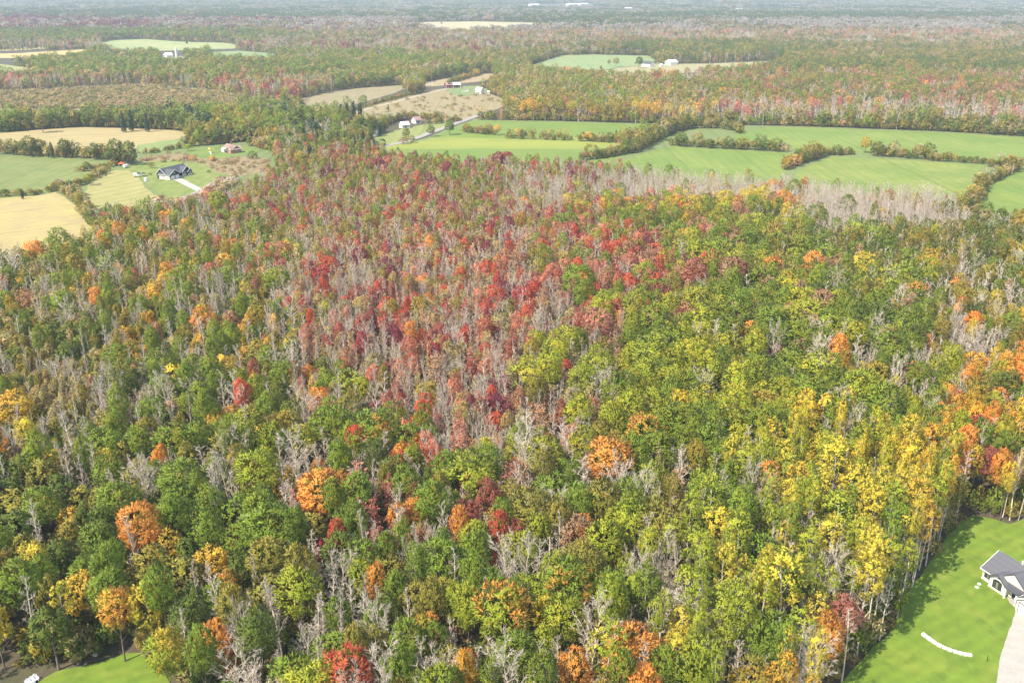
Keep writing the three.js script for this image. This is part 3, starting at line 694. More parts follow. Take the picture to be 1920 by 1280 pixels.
// single trees that stand in the open or in hedgerows: x y(foot) height(px) look kind | label
const lone = `
1622 287 36 AY broad|yellow-flecked round tree at the start of the field hedgerow|A
80 249 44 OK broad|big round olive tree standing out in the long golden field|A
232 248 34 E spruce|dark conifer before the far treeline, left one of three|A
247 246 37 E spruce|dark conifer before the far treeline, tallest of three|A
276 247 32 E spruce|dark conifer before the far treeline, right one of three|A
390 217 22 D broad|small dark tree before the wetland shrubs|
1155 125 20 K broad|lone grey-green tree in the far pasture|A
1142 122 12 O broad|small tree beside the lone grey-green pasture tree|A
1198 127 24 D broad|dark tree in front of the far farmhouse|A
828 46 6 D broad|single dark tree in the far pale hayfield|A
350 84 8 D broad|dark lone tree at the far green field|A
843 253 32 GD broad|leaning green tree between the gravel road and the hay field|A
762 262 26 OG broad|bushy grey-green tree on the roadside by the white bungalow|A
808 256 24 D broad|dark round tree beside the second bungalow's drive|A
1242 248 20 D broad|tall dark hedgerow tree between the two hay fields|A
1256 246 19 DG broad|round green hedgerow tree at the corner of two hay fields|A
1155 262 17 D spruce|conical dark tree at the end of the hay field row|A
1495 302 22 D broad|dark tree beside the grey bare tree in the hedgerow|A
1480 300 26 B bare|grey bare tree at the hedgerow corner|A
1575 292 13 D broad|small dark tree alone in the hedgerow gap|A
1655 294 22 D broad|pointed dark tree right of the yellow-flecked hedgerow tree|A
1735 299 30 OA broad|spiky olive tree at the hedgerow's end|A
1890 322 32 OD broad|large olive tree in the right-hand hedge|A
1838 360 42 O broad|tall leaning olive tree beside the right green field|A
1880 440 24 D broad|dark tree reaching over the small green field corner|A
1853 402 10 D broad|round dark bush on the bush line of the right field|A
640 232 34 E spruce|leftmost tall cedar of the roadside cedar row|A
652 236 40 E spruce|second cedar of the roadside cedar row|A
664 238 44 E spruce|tallest cedar of the roadside cedar row|A
676 236 40 E spruce|fourth cedar of the roadside cedar row|A
682 216 34 G maple|bright green maple behind the roadside cedar row|A
711 256 24 E spruce|dark cedar beside the white bungalow|A
773 222 16 DK broad|small tree with a clear stem in the tan meadow|A
677 211 10 D broad|dark bush beside the tan meadow track|A
728 208 12 D spruce|dark cone-shaped bush beside the meadow track|A
842 165 14 GL maple|bright green tree behind the red barn|A
42 373 18 E spruce|small cedar in the brush line of the stubble field|A
168 348 28 LY broad|yellow-topped tree in the brush before the small hayfield|A
198 425 34 D maple|dark leafy tree on the corner of the small hayfield|A
245 432 26 GL maple|pale green tree below the small hayfield|A
587 210 10 M maple|small maroon maple before the tan hayfield|A
555 262 70 DO broad|tall dark tree towering beside the tan hayfield|A
45 291 32 D broad|first big tree of the left hedgerow|
58 294 44 DO broad|tallest dark tree at the start of the left hedgerow|A
98 296 28 D spruce|narrow dark tree in the left hedgerow|A
122 296 42 DO broad|dark tree midway along the left hedgerow|A
176 300 38 D broad|dark tree right of midway in the left hedgerow|A
220 310 56 DO broad|large grey-green tree ending the left hedgerow, left one|A
246 310 52 DO broad|large grey-green tree ending the left hedgerow, right one|A
`.trim().split('\n').map((l) => { const [a, label] = l.split('|'), t = a.split(' '); return { px: +t[0], py: +t[1], h: +t[2], look: t[3], kind: t[4], label }; });
// hedgerows: a line of feet, spacing in metres, heights from..to in metres, looks
const hedges = `
868 247, 938 254|2.6|5 9|OKOAD|maple
952 259, 1068 263|2.4|7 10|KKOOKA|aspen
1088 264, 1165 268|2.6|5 10|OKADO|broad
1165 272, 1182 268, 1240 254, 1292 240|4.5|8 16|DODOGK|broad
1090 300, 1130 296, 1185 286, 1235 262, 1262 246|4.5|6 15|DODOBK|broad
1258 272, 1330 277, 1420 281, 1478 285|3.2|5 12|DODODB|broad
1290 240, 1340 240, 1380 244, 1390 250|4|6 12|DKO|broad
1474 318, 1500 306, 1545 292|4|6 13|DOBAO|broad
1556 291, 1604 289|6|2 4|OD|broad
1545 291, 1600 289|4|3 8|DOO|broad
1636 291, 1740 299|3.5|5 13|DODOK|broad
1745 301, 1850 307|3|3 8|DOK|broad
1858 312, 1910 306|5|5 9|OBDN|broad
1905 316, 1878 334, 1850 345, 1832 374, 1806 392, 1786 420|6|5 12|OBDOAK|broad
1790 398, 1830 400|4|3 5|DO|broad
0 368, 60 366, 105 356, 160 344, 200 320|4|2 6|ODKDB|broad
0 287, 60 292, 140 295, 205 299, 255 306|6|8 13|DODOKB|broad
150 322, 200 314, 235 306|4|3 7|DKOB|broad
105 350, 150 380, 170 412, 190 440|4|4 9|KOBDK|broad
262 290, 300 284, 340 277|4|2 4|DDO|broad
345 275, 400 271, 440 266, 500 262|5|8 14|DDGD|broad
470 272, 520 286|6|7 11|OLKG|broad
-20 247, 60 242, 150 236, 240 238, 330 242, 372 250|7|13 18|DDGDO|maple
640 214, 700 196, 760 181, 790 174|6|2 5|DOD|broad
700 240, 760 222, 830 226|5|6 11|ODKOE|broad
800 234, 860 226|5|4 7|DO|broad
292 402, 345 394, 390 386, 430 374, 470 362|3.5|4 8|BBKBT|broad
400 398, 440 386, 490 366, 520 340|4|5 10|OBKGB|broad
265 420, 300 408, 330 398|4|4 8|KOBB|broad
838 158, 880 146, 900 140|8|6 10|DOA|broad
900 164, 960 170, 985 160|7|7 12|DOKB|broad
900 224, 960 225, 1100 227, 1250 231, 1330 238|6|9 14|NAOKOBPOLO|aspen
1290 233, 1400 234|5|8 13|BDKO|broad
1440 234, 1600 239, 1760 245, 1960 258|6|9 14|DODDOKB|broad
1052 103, 1150 101, 1240 103|14|12 17|DODK|broad
1230 119, 1245 120, 1270 117|10|8 14|DOA|broad
`.trim().split('\n').map((l) => { const [line, gap, hs, looks, kind] = l.split('|'); return { line: pts(line), gap: +gap, h: hs.split(' ').map(Number), looks, kind }; });

// ------------------------------------------------------------------ planting
const plants = [], cells = new Map(), CELL = 6;
const key = (i, j) => i * 20011 + j;
function roomFor(x, z, r, k) {
  const i = Math.floor(x / CELL), j = Math.floor(z / CELL);
  for (let a = -2; a <= 2; a++) for (let b = -2; b <= 2; b++) for (const q of cells.get(key(i + a, j + b)) ?? []) if (Math.hypot(q.x - x, q.z - z) < (q.rad + r) * k) return false;
  return true;
}
function plant(o) { plants.push(o); const k = key(Math.floor(o.x / CELL), Math.floor(o.z / CELL)); (cells.get(k) ?? cells.set(k, []).get(k)).push(o); return o; }
const R0 = rng(2024), hedgeBush = [];
const CROWN_AT = { maple: 0.72, sparse: 0.68, broad: 0.68, aspen: 0.7, bare: 0.66, spruce: 0.5 };
for (const m of marks) {
  const kind = m.kind || kindOf(m.look[0], 'm', rng(m.px + m.py)), K = KIND[kind];
  let s = 1, p;
  for (let it = 0; it < 3; it++) { p = at(m.px, m.py, K.H * s * CROWN_AT[kind]); const mpp = proj(p.x, p.y, p.z)[2] / FOCAL; s = Math.min(1.3, Math.max(0.62, Math.pow(m.r * mpp / K.R, 0.75))); }
  const mpp = proj(p.x, p.y, p.z)[2] / FOCAL;
  plant({ x: p.x, z: p.z, kind, look: m.look, rad: m.r * mpp * 0.92, sx: Math.max(0.42, m.r * mpp * 0.96 / K.R), sy: s, land: true, phrase: m.phrase, rot: R0() * 6.28 });
}
for (const t of lone) {
  const p = at(t.px, t.py), mpp = proj(p.x, p.y, p.z)[2] / FOCAL, K = KIND[t.kind], h = t.h * mpp / 0.93, sy = h / K.H, sx = sy * (t.kind === 'spruce' ? 0.85 : t.kind === 'broad' ? 1.0 : 0.95);
  plant({ x: p.x, z: p.z, kind: t.kind, look: t.look, rad: K.R * sx, sx, sy, sink: t.kind === 'broad' ? h * 0.15 : 0, land: true, label: t.label, rot: R0() * 6.28 });
}
for (const h of hedges) {
  const p = h.line.map(([x, y]) => at(x, y));
  for (let i = 1; i < p.length; i++) {
    const L = p[i].distanceTo(p[i - 1]), n = Math.max(1, Math.round(L / h.gap));
    for (let k = 0; k < n; k++) {
      const q = p[i - 1].clone().lerp(p[i], (k + R0() * 0.8) / n), look = h.looks[Math.floor(R0() * h.looks.length)], kind = look === 'B' ? 'bare' : look === 'E' ? 'spruce' : h.kind, K = KIND[kind], H = (h.h[0] + (h.h[1] - h.h[0]) * Math.pow(R0(), 1.5)) * 1.2, sy = H / K.H;
      plant({ x: q.x + (R0() - 0.5) * h.gap * 1.2, z: q.z + (R0() - 0.5) * h.gap * 1.2, kind, look, rad: K.R * sy * 0.9, sx: Math.min(1.4, sy * (1.05 + R0() * 0.4)), sy, rot: R0() * 6.28, sink: kind === 'bare' ? 0 : H * (kind === 'aspen' ? 0.22 : 0.2) });
    }
    for (let k = 0; k < L; k += 1.4) hedgeBush.push([p[i - 1].clone().lerp(p[i], Math.min(1, k / L)), h]);
  }
}
const HALF = W / 2 / FOCAL, MOWN = region(LAWN_LINE), nearLawn = (x, z) => inside(MOWN, x + 9, z - 4) || inside(MOWN, x + 5, z - 8) || inside(MOWN, x + 4, z);
const visibleAt = (x, z, h, margin = 0) => { const [px, py, zc] = proj(x, h, z); return px > -margin && px < W + margin && py > -margin && py < HH + margin; };
// the near wood, crown beside crown
for (let n = 0; n < 90000; n++) {
  const D = 88 + 600 * Math.pow(R0(), 0.75), x = (R0() * 2 - 1) * (D * HALF * 1.12 + 26), z = -D;
  if (isOpen(x, z)) continue;
  const [px, py] = proj(x, 12, z), g = growth(px, py, R0), edge = nearLawn(x, z);
  if (edge) g.look = 'YLBYABLGNB'[Math.floor(R0() * 10)];                // tall slim trees stand along the lawn
  const kind = edge && g.look !== 'B' && g.look !== 'N' ? 'aspen' : kindOf(g.look, g.style, R0), K = KIND[kind];
  const s = g.s * (0.48 + 0.62 * Math.pow(R0(), 1.3)) * (kind === 'bare' ? 1.22 : 1), thin = kind === 'bare' || kind === 'sparse' || kind === 'aspen', rad = K.R * s * (kind === 'bare' ? 0.55 : thin ? 0.7 : 0.88);
  if (!roomFor(x, z, rad, 0.77)) continue;
  plant({ x, z, kind, look: g.look, rad, sx: s * (0.92 + R0() * 0.2), sy: Math.pow(g.s, 0.35) * (0.80 + R0() * 0.3) * (kind === 'aspen' ? 1.1 : kind === 'bare' ? 1.08 : 1), rot: R0() * 6.28 });
}
const nearCount = plants.length;
// the woods beyond, thinner where each tree is smaller than a few pixels
for (let z = -640; z > -2300;) {
  const D = -z, step = 5.6 + (D - 640) / 1660 * 4.2, X = D * HALF * 1.08 + 20;
  for (let x = -X; x < X; x += step) {
    const qx = x + (R0() - 0.5) * step * 0.9, qz = z + (R0() - 0.5) * step * 0.9;
    if (isOpen(qx, qz)) continue;
    const [px, py] = proj(qx, 12, qz), far = (D - 640) / 1660, n = (fbm(qx / 130 + 50, qz / 160) * 1.7 + 1) / 2, g = growth(px, py, R0, R0() < 0.6 + 0.1 * far ? n : R0()), kind = kindOf(g.look, g.style, R0), K = KIND[kind], s = g.s * (0.75 + R0() * 0.45);
    if (D < 760 && !roomFor(qx, qz, K.R * s, 0.6)) continue;
    plants.push({ x: qx, z: qz, kind, look: g.look, rad: 3, sx: s * (1 + far * 0.25), sy: Math.pow(g.s, 0.5) * (0.75 + R0() * 0.4), rot: R0() * 6.28 });
  }
  z -= step;
}
// ------------------------------------------------------------------ single trees and the mass of the wood
const TREE = {};                                                       // one tree of each kind and shape with its parts, then copies
const madeTree = new Map();
function makeTree(kind, v) {
  const k = kind + v; if (madeTree.has(k)) return madeTree.get(k).clone();
  const K = KIND[kind], g = K.lod[0][v], root = new THREE.Group();
  mesh('trunk', g.wood, woodMat[kind], root);
  if (g.crown) mesh('crown', g.crown, lookMats('G'), root);
  if (g.twigs) mesh('branches', g.twigs, twigMat, root);
  madeTree.set(k, root); return root.clone();
}
const limit = { maple_tree: 295, broadleaf_tree: 185, aspen_tree: 125, bare_tree: 205, conifer_tree: 30 };
const byKind = {};
for (const p of plants.slice(0, nearCount)) {
  p.D = Math.hypot(p.x, p.z); p.K = KIND[p.kind]; const c = proj(p.x, p.K.H * p.sy * CROWN_AT[p.kind], p.z); p.px = c[0]; p.py = c[1]; p.pr = p.K.R * p.sx * FOCAL / c[2];
  if (p.px > 4 && p.px < W - 4 && p.py > 0 && p.py < HH - 6) (byKind[p.K.object] ??= []).push(p);
}
const singles = [];
for (const [k, list] of Object.entries(byKind)) {
  list.sort((a, b) => (b.land ? 1 : 0) - (a.land ? 1 : 0) || a.D - b.D);
  for (const p of list.slice(0, limit[k])) { p.single = true; singles.push(p); }
}
// labels: what it looks like, then where it stands among the trees that stick out
const anchors = singles.filter((p) => p.phrase).concat([
  { px: 1880, py: 1070, phrase: 'the white house' }, { px: 1775, py: 1205, phrase: 'the row of white stones' }, { px: 70, py: 1275, phrase: 'the white garden chairs' }, { px: 160, py: 720, phrase: 'the small green clearing' },
  { px: 1700, py: 1150, phrase: 'the mown lawn' }, { px: 90, py: 420, phrase: 'the golden stubble field' }, { px: 330, py: 320, phrase: 'the dark blue house' }, { px: 432, py: 278, phrase: 'the brick house' },
  { px: 900, py: 270, phrase: 'the yellow-banded hay field' }, { px: 1330, py: 310, phrase: 'the hay field at the hedgerow corner' }, { px: 1640, py: 330, phrase: 'the hay field above the grey dead stand' }]);
const nth = ['', 'second ', 'third ', 'fourth ', 'fifth ', 'sixth ', 'seventh ', 'eighth ', 'ninth ', 'tenth '];
const words = (l) => { const a = LOOK[l[0]][1]; return l.length > 1 ? a + ' and ' + LOOK[l[1]][1] : a; };
const sizeWord = (p) => (p.sx > 1.12 ? 'broad ' : p.sx < 0.72 ? 'slender ' : '');
const said = new Map();
singles.sort((a, b) => (a.D - b.D));
for (const p of singles) {
  if (p.label) continue;
  if (p.phrase) { p.label = p.phrase.replace(/^the /, ''); if (p.label.split(' ').length < 4) p.label += ' in the wood'; said.set(p.label, 1); continue; }
  const look = p.kind === 'bare' ? (p.sx > 1 ? 'wide grey' : p.sx < 0.7 ? 'thin grey' : 'pale grey') : sizeWord(p) + words(p.look), head = look + ' ' + p.K.noun;
  const near = anchors.map((a) => [Math.hypot(a.px - p.px, (a.py - p.py) * 1.3), a]).sort((a, b) => a[0] - b[0]);
  for (let rank = 0; ; rank++) {
    const a = near[rank % 6][1], dx = p.px - a.px, dy = p.py - a.py, where = Math.abs(dx) > 2 * Math.abs(dy) ? (dx < 0 ? 'left of' : 'right of') : Math.abs(dy) > 2 * Math.abs(dx) ? (dy < 0 ? 'behind' : 'in front of') : (dy < 0 ? 'behind and ' : 'before and ') + (dx < 0 ? 'left of' : 'right of');
    const stem = head + ' ' + where + ' ' + a.phrase, n = said.get(stem) ?? 0, text = (n ? nth[n] ?? 'farther ' : '') + stem;
    if ((text.split(' ').length > 16 || n > 4) && rank < 12) continue;
    said.set(stem, n + 1); p.label = text; break;
  }
}
const GROUPS = { maple_tree: 'maples of the autumn wood', broadleaf_tree: 'round broadleaf trees', aspen_tree: 'slim aspens of the yellow stand', bare_tree: 'leafless grey trees', conifer_tree: 'dark conifers' };
for (const p of singles) {
  const t = makeTree(p.kind, Math.floor(Math.abs(p.x * 7.3 + p.z * 3.1)) % SEEDS.length);
  t.name = numbered(p.K.object); t.position.set(p.x, -(p.sink ?? 0), p.z); t.rotation.y = p.rot; t.scale.set(p.sx, p.sy, p.sx); scene.add(t);
  const c = t.children.find((m) => m.name === 'crown'); if (c) c.material = lookMats(p.look);
  tag(t, p.label, p.K.cat, GROUPS[p.K.object]);
}
// the rest of each kind: too many to count
const M4 = new THREE.Matrix4(), Q = new THREE.Quaternion(), UP = new V3(0, 1, 0), PV = new V3(), SV = new V3();
const pools = new Map();
function pool(mass, part, geometry, material) { const k = geometry.uuid; if (!pools.has(k)) pools.set(k, { mass, part, geometry, material, m: [], c: [] }); return pools.get(k); }
const RC = rng(99);
const tintOf = (look) => { const a = LOOK[look[0]][0], b = LOOK[look[1] ?? NEAR[look[0]] ?? look[0]][0], t = mix3(a, b, look.length > 1 ? 0.4 : RC() * 0.22), v = 0.86 + RC() * 0.28; return t.map((q) => q * v); };
for (const p of plants) {
  if (p.single) continue;
  const D = Math.hypot(p.x, p.z), lod = D < 330 ? 0 : D < 800 ? 1 : 2, K = KIND[p.kind], v = K.lod[lod][Math.floor(RC() * K.lod[lod].length)];
  M4.compose(PV.set(p.x, -(p.sink ?? 0), p.z), Q.setFromAxisAngle(UP, p.rot), SV.set(p.sx, p.sy, p.sx));
  const mass = { maple_tree: 'maple_woodland', broadleaf_tree: 'broadleaf_woodland', aspen_tree: 'aspen_woodland', bare_tree: 'leafless_woodland', conifer_tree: 'conifer_woodland' }[K.object];
  const put = (q, col) => { q.m.push(...M4.elements); q.c.push(...col); }, w = 0.85 + RC() * 0.3, bark = [w, w * (0.97 + RC() * 0.05), w * (0.93 + RC() * 0.1)];
  if (v.crown) put(pool(mass, 'crowns', v.crown, instLeaf), tintOf(p.look));
  if (v.wood) put(pool(mass, 'trunks', v.wood, woodMat[p.kind]), bark);
  if (v.twigs) put(pool(mass, 'branches', v.twigs, twigMat), bark);
}
// undergrowth of the near wood and shrubs of the scrubland
for (let n = 0; n < 26000; n++) {
  const D = 92 + 640 * Math.pow(R0(), 0.7), x = (R0() * 2 - 1) * (D * HALF * 1.05 + 10), z = -D;
  if (isOpen(x, z)) continue;
  const [px, py] = proj(x, 4, z), g = growth(px, py, R0), look = 'BKTRP'.includes(g.look) ? 'KTOK'[Math.floor(R0() * 4)] : 'OGDOK'[Math.floor(R0() * 5)], s = (0.5 + R0() * 1.1) * (nearLawn(x, z) ? 0.5 : px > 1330 && py > 800 ? 0.5 : 1);
  M4.compose(PV.set(x, 0, z), Q.setFromAxisAngle(UP, R0() * 6.28), SV.set(s, s * (0.7 + R0() * 0.8), s));
  const q = pool('undergrowth', 'bushes', (D < 330 ? shrubGeo : shrubLow)[n % 3], instLeaf); q.m.push(...M4.elements); q.c.push(...tintOf(look).map((v) => v * 0.8));
}
for (const [p, h] of hedgeBush) {
  if (fbm(p.x / 9 + 3, p.z / 9) < -0.34) continue;
  const k = (0.45 + R0() * 0.75) * (0.6 + h.h[1] / 18), look = 'ODDOKT'[Math.floor(R0() * 6)];
  M4.compose(PV.set(p.x + (R0() - 0.5) * 3, 0, p.z + (R0() - 0.5) * 3), Q.setFromAxisAngle(UP, R0() * 6.28), SV.set(k, k * (0.8 + R0() * 0.7), k));
  const q = pool('undergrowth', 'bushes', shrubLow[Math.floor(R0() * 3)], instLeaf); q.m.push(...M4.elements); q.c.push(...tintOf(look));
}
for (const reg of OPEN.filter((q) => q.field)) {                       // brush and young trees along the wood's edges
  for (let i = 0; i < reg.p.length; i++) {
    const a = reg.p[i], b = reg.p[(i + 1) % reg.p.length], L = Math.hypot(b.x - a.x, b.z - a.z), D = Math.hypot((a.x + b.x) / 2, (a.z + b.z) / 2), gap = 1.3 + D / 900;
    for (let t = 0; t < L; t += gap) {
      const off = 1 + R0() * 5, x = a.x + (b.x - a.x) * t / L, z = a.z + (b.z - a.z) * t / L, nx = -(b.z - a.z) / L, nz = (b.x - a.x) / L;
      for (const s of [-1, 1]) { const qx = x + nx * s * off, qz = z + nz * s * off; if (isOpen(qx, qz) || Math.abs(qx) > -qz * HALF * 1.1 + 20) continue;
        const [px, py] = proj(qx, 5, qz), g = growth(px, py, R0), look = 'BKTRP'.includes(g.look) ? 'KTOKD'[Math.floor(R0() * 5)] : 'OGDOD'[Math.floor(R0() * 5)], k = 0.5 + R0() * (D > 600 ? 1.5 : 0.9);
        M4.compose(PV.set(qx, 0, qz), Q.setFromAxisAngle(UP, R0() * 6.28), SV.set(k * 0.9, k * (1 + R0()), k * 0.9));
        const q = pool('undergrowth', 'bushes', (D < 330 ? shrubGeo : shrubLow)[Math.floor(R0() * 3)], instLeaf); q.m.push(...M4.elements); q.c.push(...tintOf(look)); }
    }
  }
}
for (const [outline, count, looks, size] of [['-60 178, 120 168, 300 160, 430 178, 525 193, 515 203, 300 204, -60 204', 4600, 'KOOKDOT', 1.15], ['640 216, 700 198, 790 178, 900 172, 945 188, 884 221, 760 222, 690 224', 170, 'KTOD', 0.7], ['262 304, 268 294, 330 287, 400 299, 470 293, 505 302, 495 322, 450 329, 405 321, 385 308', 420, 'KTOKT', 0.5], ['270 392, 300 376, 345 378, 352 374, 410 342, 440 330, 440 352, 385 372, 330 400', 420, 'BKTK', 0.9]]) {
  const reg = region(outline);
  for (let n = 0; n < count; n++) {
    const x = reg.x0 + R0() * (reg.x1 - reg.x0), z = reg.z0 + R0() * (reg.z1 - reg.z0); if (!inside(reg, x, z) || fbm(x / 30, z / 30) < -0.35) continue;
    const s = size * (0.4 + R0() * 1.0); M4.compose(PV.set(x, 0, z), Q.setFromAxisAngle(UP, R0() * 6.28), SV.set(s * 1.3, s * 0.8, s * 1.3));
    const q = pool('scrub', 'bushes', shrubLow[n % 3], instLeaf), l = looks[Math.floor(R0() * looks.length)]; q.m.push(...M4.elements); q.c.push(...mix3(tintOf(l), [0.33, 0.285, 0.18], 0.32));
  }
}
// the far woods to the horizon
for (let z = -2300; z > -9000;) {
  const D = -z, step = 17 + (D - 2300) / 6700 * 12, X = D * HALF * 1.06;
  for (let x = -X; x < X; x += step) {
    const qx = x + (R0() - 0.5) * step, qz = z + (R0() - 0.5) * step;
    if (isOpen(qx, qz)) continue;
    const [px, py] = proj(qx, 12, qz), n = (fbm(qx / 420 + 50, qz / 800) * 1.8 + 1) / 2, g = growth(px, py, R0, R0() < 0.6 ? n : R0()), s = (0.8 + R0() * 0.5) * step / 20;
    M4.compose(PV.set(qx, 0, qz), Q.setFromAxisAngle(UP, R0() * 6.28), SV.set(s, 0.8 + R0() * 0.45, s));
    const q = pool('far_forest', 'canopy', clumpGeo[Math.floor(R0() * clumpGeo.length)], instLeaf[0]); q.m.push(...M4.elements); q.c.push(...tintOf(g.look).map((v) => v * (g.look === 'B' ? 0.66 : 0.8)));
  }
  z -= step;
}
const MASS = { maple_woodland: 'the many maples of the wood behind the single ones', broadleaf_woodland: 'the many olive broadleaf trees of the wood and hedges', aspen_woodland: 'the many slim aspens of the yellow stand and field edges', leafless_woodland: 'the many grey leafless trees between the maples', conifer_woodland: 'conifers scattered among the distant trees', undergrowth: 'low bushes under the trees of the wood', scrub: 'low tan bushes of the wetland and meadows', far_forest: 'hazy forest reaching to the horizon' };
for (const [name, label] of Object.entries(MASS)) {
  const list = [...pools.values()].filter((p) => p.mass === name); if (!list.length) continue;
  const root = new THREE.Group(); root.name = name; scene.add(root); tag(root, label, name.includes('wood') || name.includes('forest') ? 'forest' : 'bushes', null, 'stuff');
  for (const p of list) {
    const m = new THREE.InstancedMesh(p.geometry, p.material, p.m.length / 16); m.name = p.part; m.castShadow = m.receiveShadow = true; m.frustumCulled = false;
    m.instanceMatrix.array.set(p.m); m.instanceColor = new THREE.InstancedBufferAttribute(new Float32Array(p.c), 3); root.add(m); m.userData.kind = 'stuff';
  }
}
// ------------------------------------------------------------------ buildings and other things
const MAT = {
  white: matte(lin(0.78, 0.75, 0.70), 0.7), trim: matte(lin(0.80, 0.79, 0.76), 0.6), stone: matte(lin(0.66, 0.61, 0.54), 0.9), navy: matte(lin(0.045, 0.055, 0.075), 0.7),
  slate: matte(lin(0.085, 0.088, 0.100), 0.85), brown: matte(lin(0.17, 0.125, 0.105), 0.9), rust: matte(lin(0.29, 0.185, 0.145), 0.85), brick: matte(lin(0.33, 0.15, 0.11), 0.9), dark: matte(lin(0.02, 0.02, 0.022), 0.6),
  zinc: matte(lin(0.62, 0.64, 0.66), 0.45), redwall: matte(lin(0.19, 0.055, 0.06), 0.85), rusty: matte(lin(0.34, 0.20, 0.17), 0.7), glass: new THREE.MeshStandardMaterial({ color: lin(0.055, 0.065, 0.06), roughness: 0.12 }),
  blind: matte(lin(0.23, 0.235, 0.19), 0.5), wood: matte(lin(0.30, 0.24, 0.17), 0.9), plastic: matte(lin(0.80, 0.81, 0.84), 0.45), orange: matte(lin(0.62, 0.13, 0.045), 0.6), yellow: matte(lin(0.68, 0.45, 0.06), 0.6), tyre: matte(lin(0.02, 0.02, 0.02), 0.9),
};
{ // roofing and gravel keep some grain
  MAT.shingle = new THREE.MeshStandardMaterial({ map: noiseTexture(128, 4, 77, (a, b, c, r) => [0.105, 0.105, 0.116].map((v) => v * (0.75 + 0.25 * a + 0.2 * b + 0.3 * r))), roughness: 0.95 });
  MAT.brickwork = new THREE.MeshStandardMaterial({ map: noiseTexture(128, 6, 78, (a, b, c, r) => [0.36, 0.185, 0.14].map((v) => v * (0.7 + 0.3 * b + 0.35 * r))), roughness: 0.95 });
}
function chevron(len, half, rise, over, t, axis) {                     // a pitched roof of even thickness, ridge along its length, eaves at y = 0
  const k = rise / half, s = new THREE.Shape([[-half - over, -k * over], [0, rise], [half + over, -k * over], [half + over, -k * over + t], [0, rise + t], [-half - over, -k * over + t]].map(([a, b]) => new THREE.Vector2(a, b)));
  const g = new THREE.ExtrudeGeometry(s, { depth: len, bevelEnabled: false }); g.translate(0, 0, -len / 2); if (axis === 'x') g.rotateY(Math.PI / 2); return g;
}
function prism(len, half, eave, rise, axis) {
  const s = new THREE.Shape([[-half, 0], [half, 0], [half, eave], [0, eave + rise], [-half, eave]].map(([a, b]) => new THREE.Vector2(a, b)));
  const g = new THREE.ExtrudeGeometry(s, { depth: len, bevelEnabled: false }); g.translate(0, 0, -len / 2); if (axis === 'x') g.rotateY(Math.PI / 2); return g;
}
function frameOf(l, r) { const a = at(...l), b = at(...r); return { pos: a, turn: Math.atan2(-(b.z - a.z), b.x - a.x), len: a.distanceTo(b) }; }
// a gabled block: x0..x1, z0 (back)..z1 (front), with roof, gable trim boards
function block(t, { x0, x1, z0, z1, eave, rise, axis = 'x', wall, roof, over = 0.45, trim, skirt, thick = 0.16 }) {
  const cx = (x0 + x1) / 2, cz = (z0 + z1) / 2, L = axis === 'x' ? x1 - x0 : z1 - z0, half = (axis === 'x' ? z1 - z0 : x1 - x0) / 2;
  const w = prism(L, half, eave - 0.03, rise, axis); w.translate(cx, 0, cz); mesh('wall', w, wall, t);
  const r = chevron(L + over * 2, half, rise, over, thick, axis); r.translate(cx, eave, cz); const rm = mesh('roof', r, roof, t);
  if (trim) for (const s of [-1, 1]) { const b = chevron(0.1, half, rise, over + 0.02, thick + 0.10, axis), d = s * (L / 2 + over + 0.053); b.translate(cx + (axis === 'x' ? d : 0), eave - 0.06, cz + (axis === 'x' ? 0 : d)); mesh('gable_board', b, trim, rm); }
  if (trim) for (const s of [-1, 1]) { const e = half + over + 0.06, k = rise / half, y = eave - k * over; mesh('gutter', axis === 'x' ? box(x0 - over, x1 + over, y - 0.08, y + 0.1, cz + s * e - 0.06, cz + s * e + 0.06) : box(cx + s * e - 0.06, cx + s * e + 0.06, y - 0.08, y + 0.1, z0 - over, z1 + over), trim, rm); }
  if (skirt) mesh('stone_skirt', box(x0 - 0.06, x1 + 0.06, 0, skirt, z0 - 0.06, z1 + 0.06), MAT.stone, t);
  return rm;
}
function windowAt(t, x, y, z, w, h, face, n = 2, frame = MAT.dark) {   // a frame, panes and mullions on the face of a wall
  const root = new THREE.Group(); root.name = 'window'; root.position.set(x, y, z); root.rotation.y = face === 'front' ? 0 : face === 'left' ? -Math.PI / 2 : face === 'right' ? Math.PI / 2 : Math.PI; t.add(root);
  const f = []; f.push(box(-w / 2, w / 2, 0, 0.09, 0, 0.09), box(-w / 2, w / 2, h - 0.09, h, 0, 0.09)); for (let i = 0; i <= n; i++) { const q = -w / 2 + 0.045 + (w - 0.09) * i / n; f.push(box(q - 0.045, q + 0.045, 0.09, h - 0.09, 0, 0.09)); }
  mesh('frame', merge(f), frame, root);
  for (let i = 0; i < n; i++) { const a = -w / 2 + 0.09 + (w - 0.09) * i / n, b = -w / 2 + (w - 0.09) * (i + 1) / n; mesh('pane', box(a, b, 0.09, h - 0.09, 0.01, 0.04), i % 2 ? MAT.blind : MAT.glass, root); }
  return root;
}
function doorAt(t, x, y, z, w, h, m, name = 'door') { const d = mesh(name, box(x - w / 2, x + w / 2, y, y + h, z, z + 0.06), m, t); mesh('door_frame', merge([box(x - w / 2 - 0.12, x - w / 2, y, y + h + 0.12, z, z + 0.1), box(x + w / 2, x + w / 2 + 0.12, y, y + h + 0.12, z, z + 0.1), box(x - w / 2, x + w / 2, y + h, y + h + 0.12, z, z + 0.1)]), MAT.dark, t); return d; }
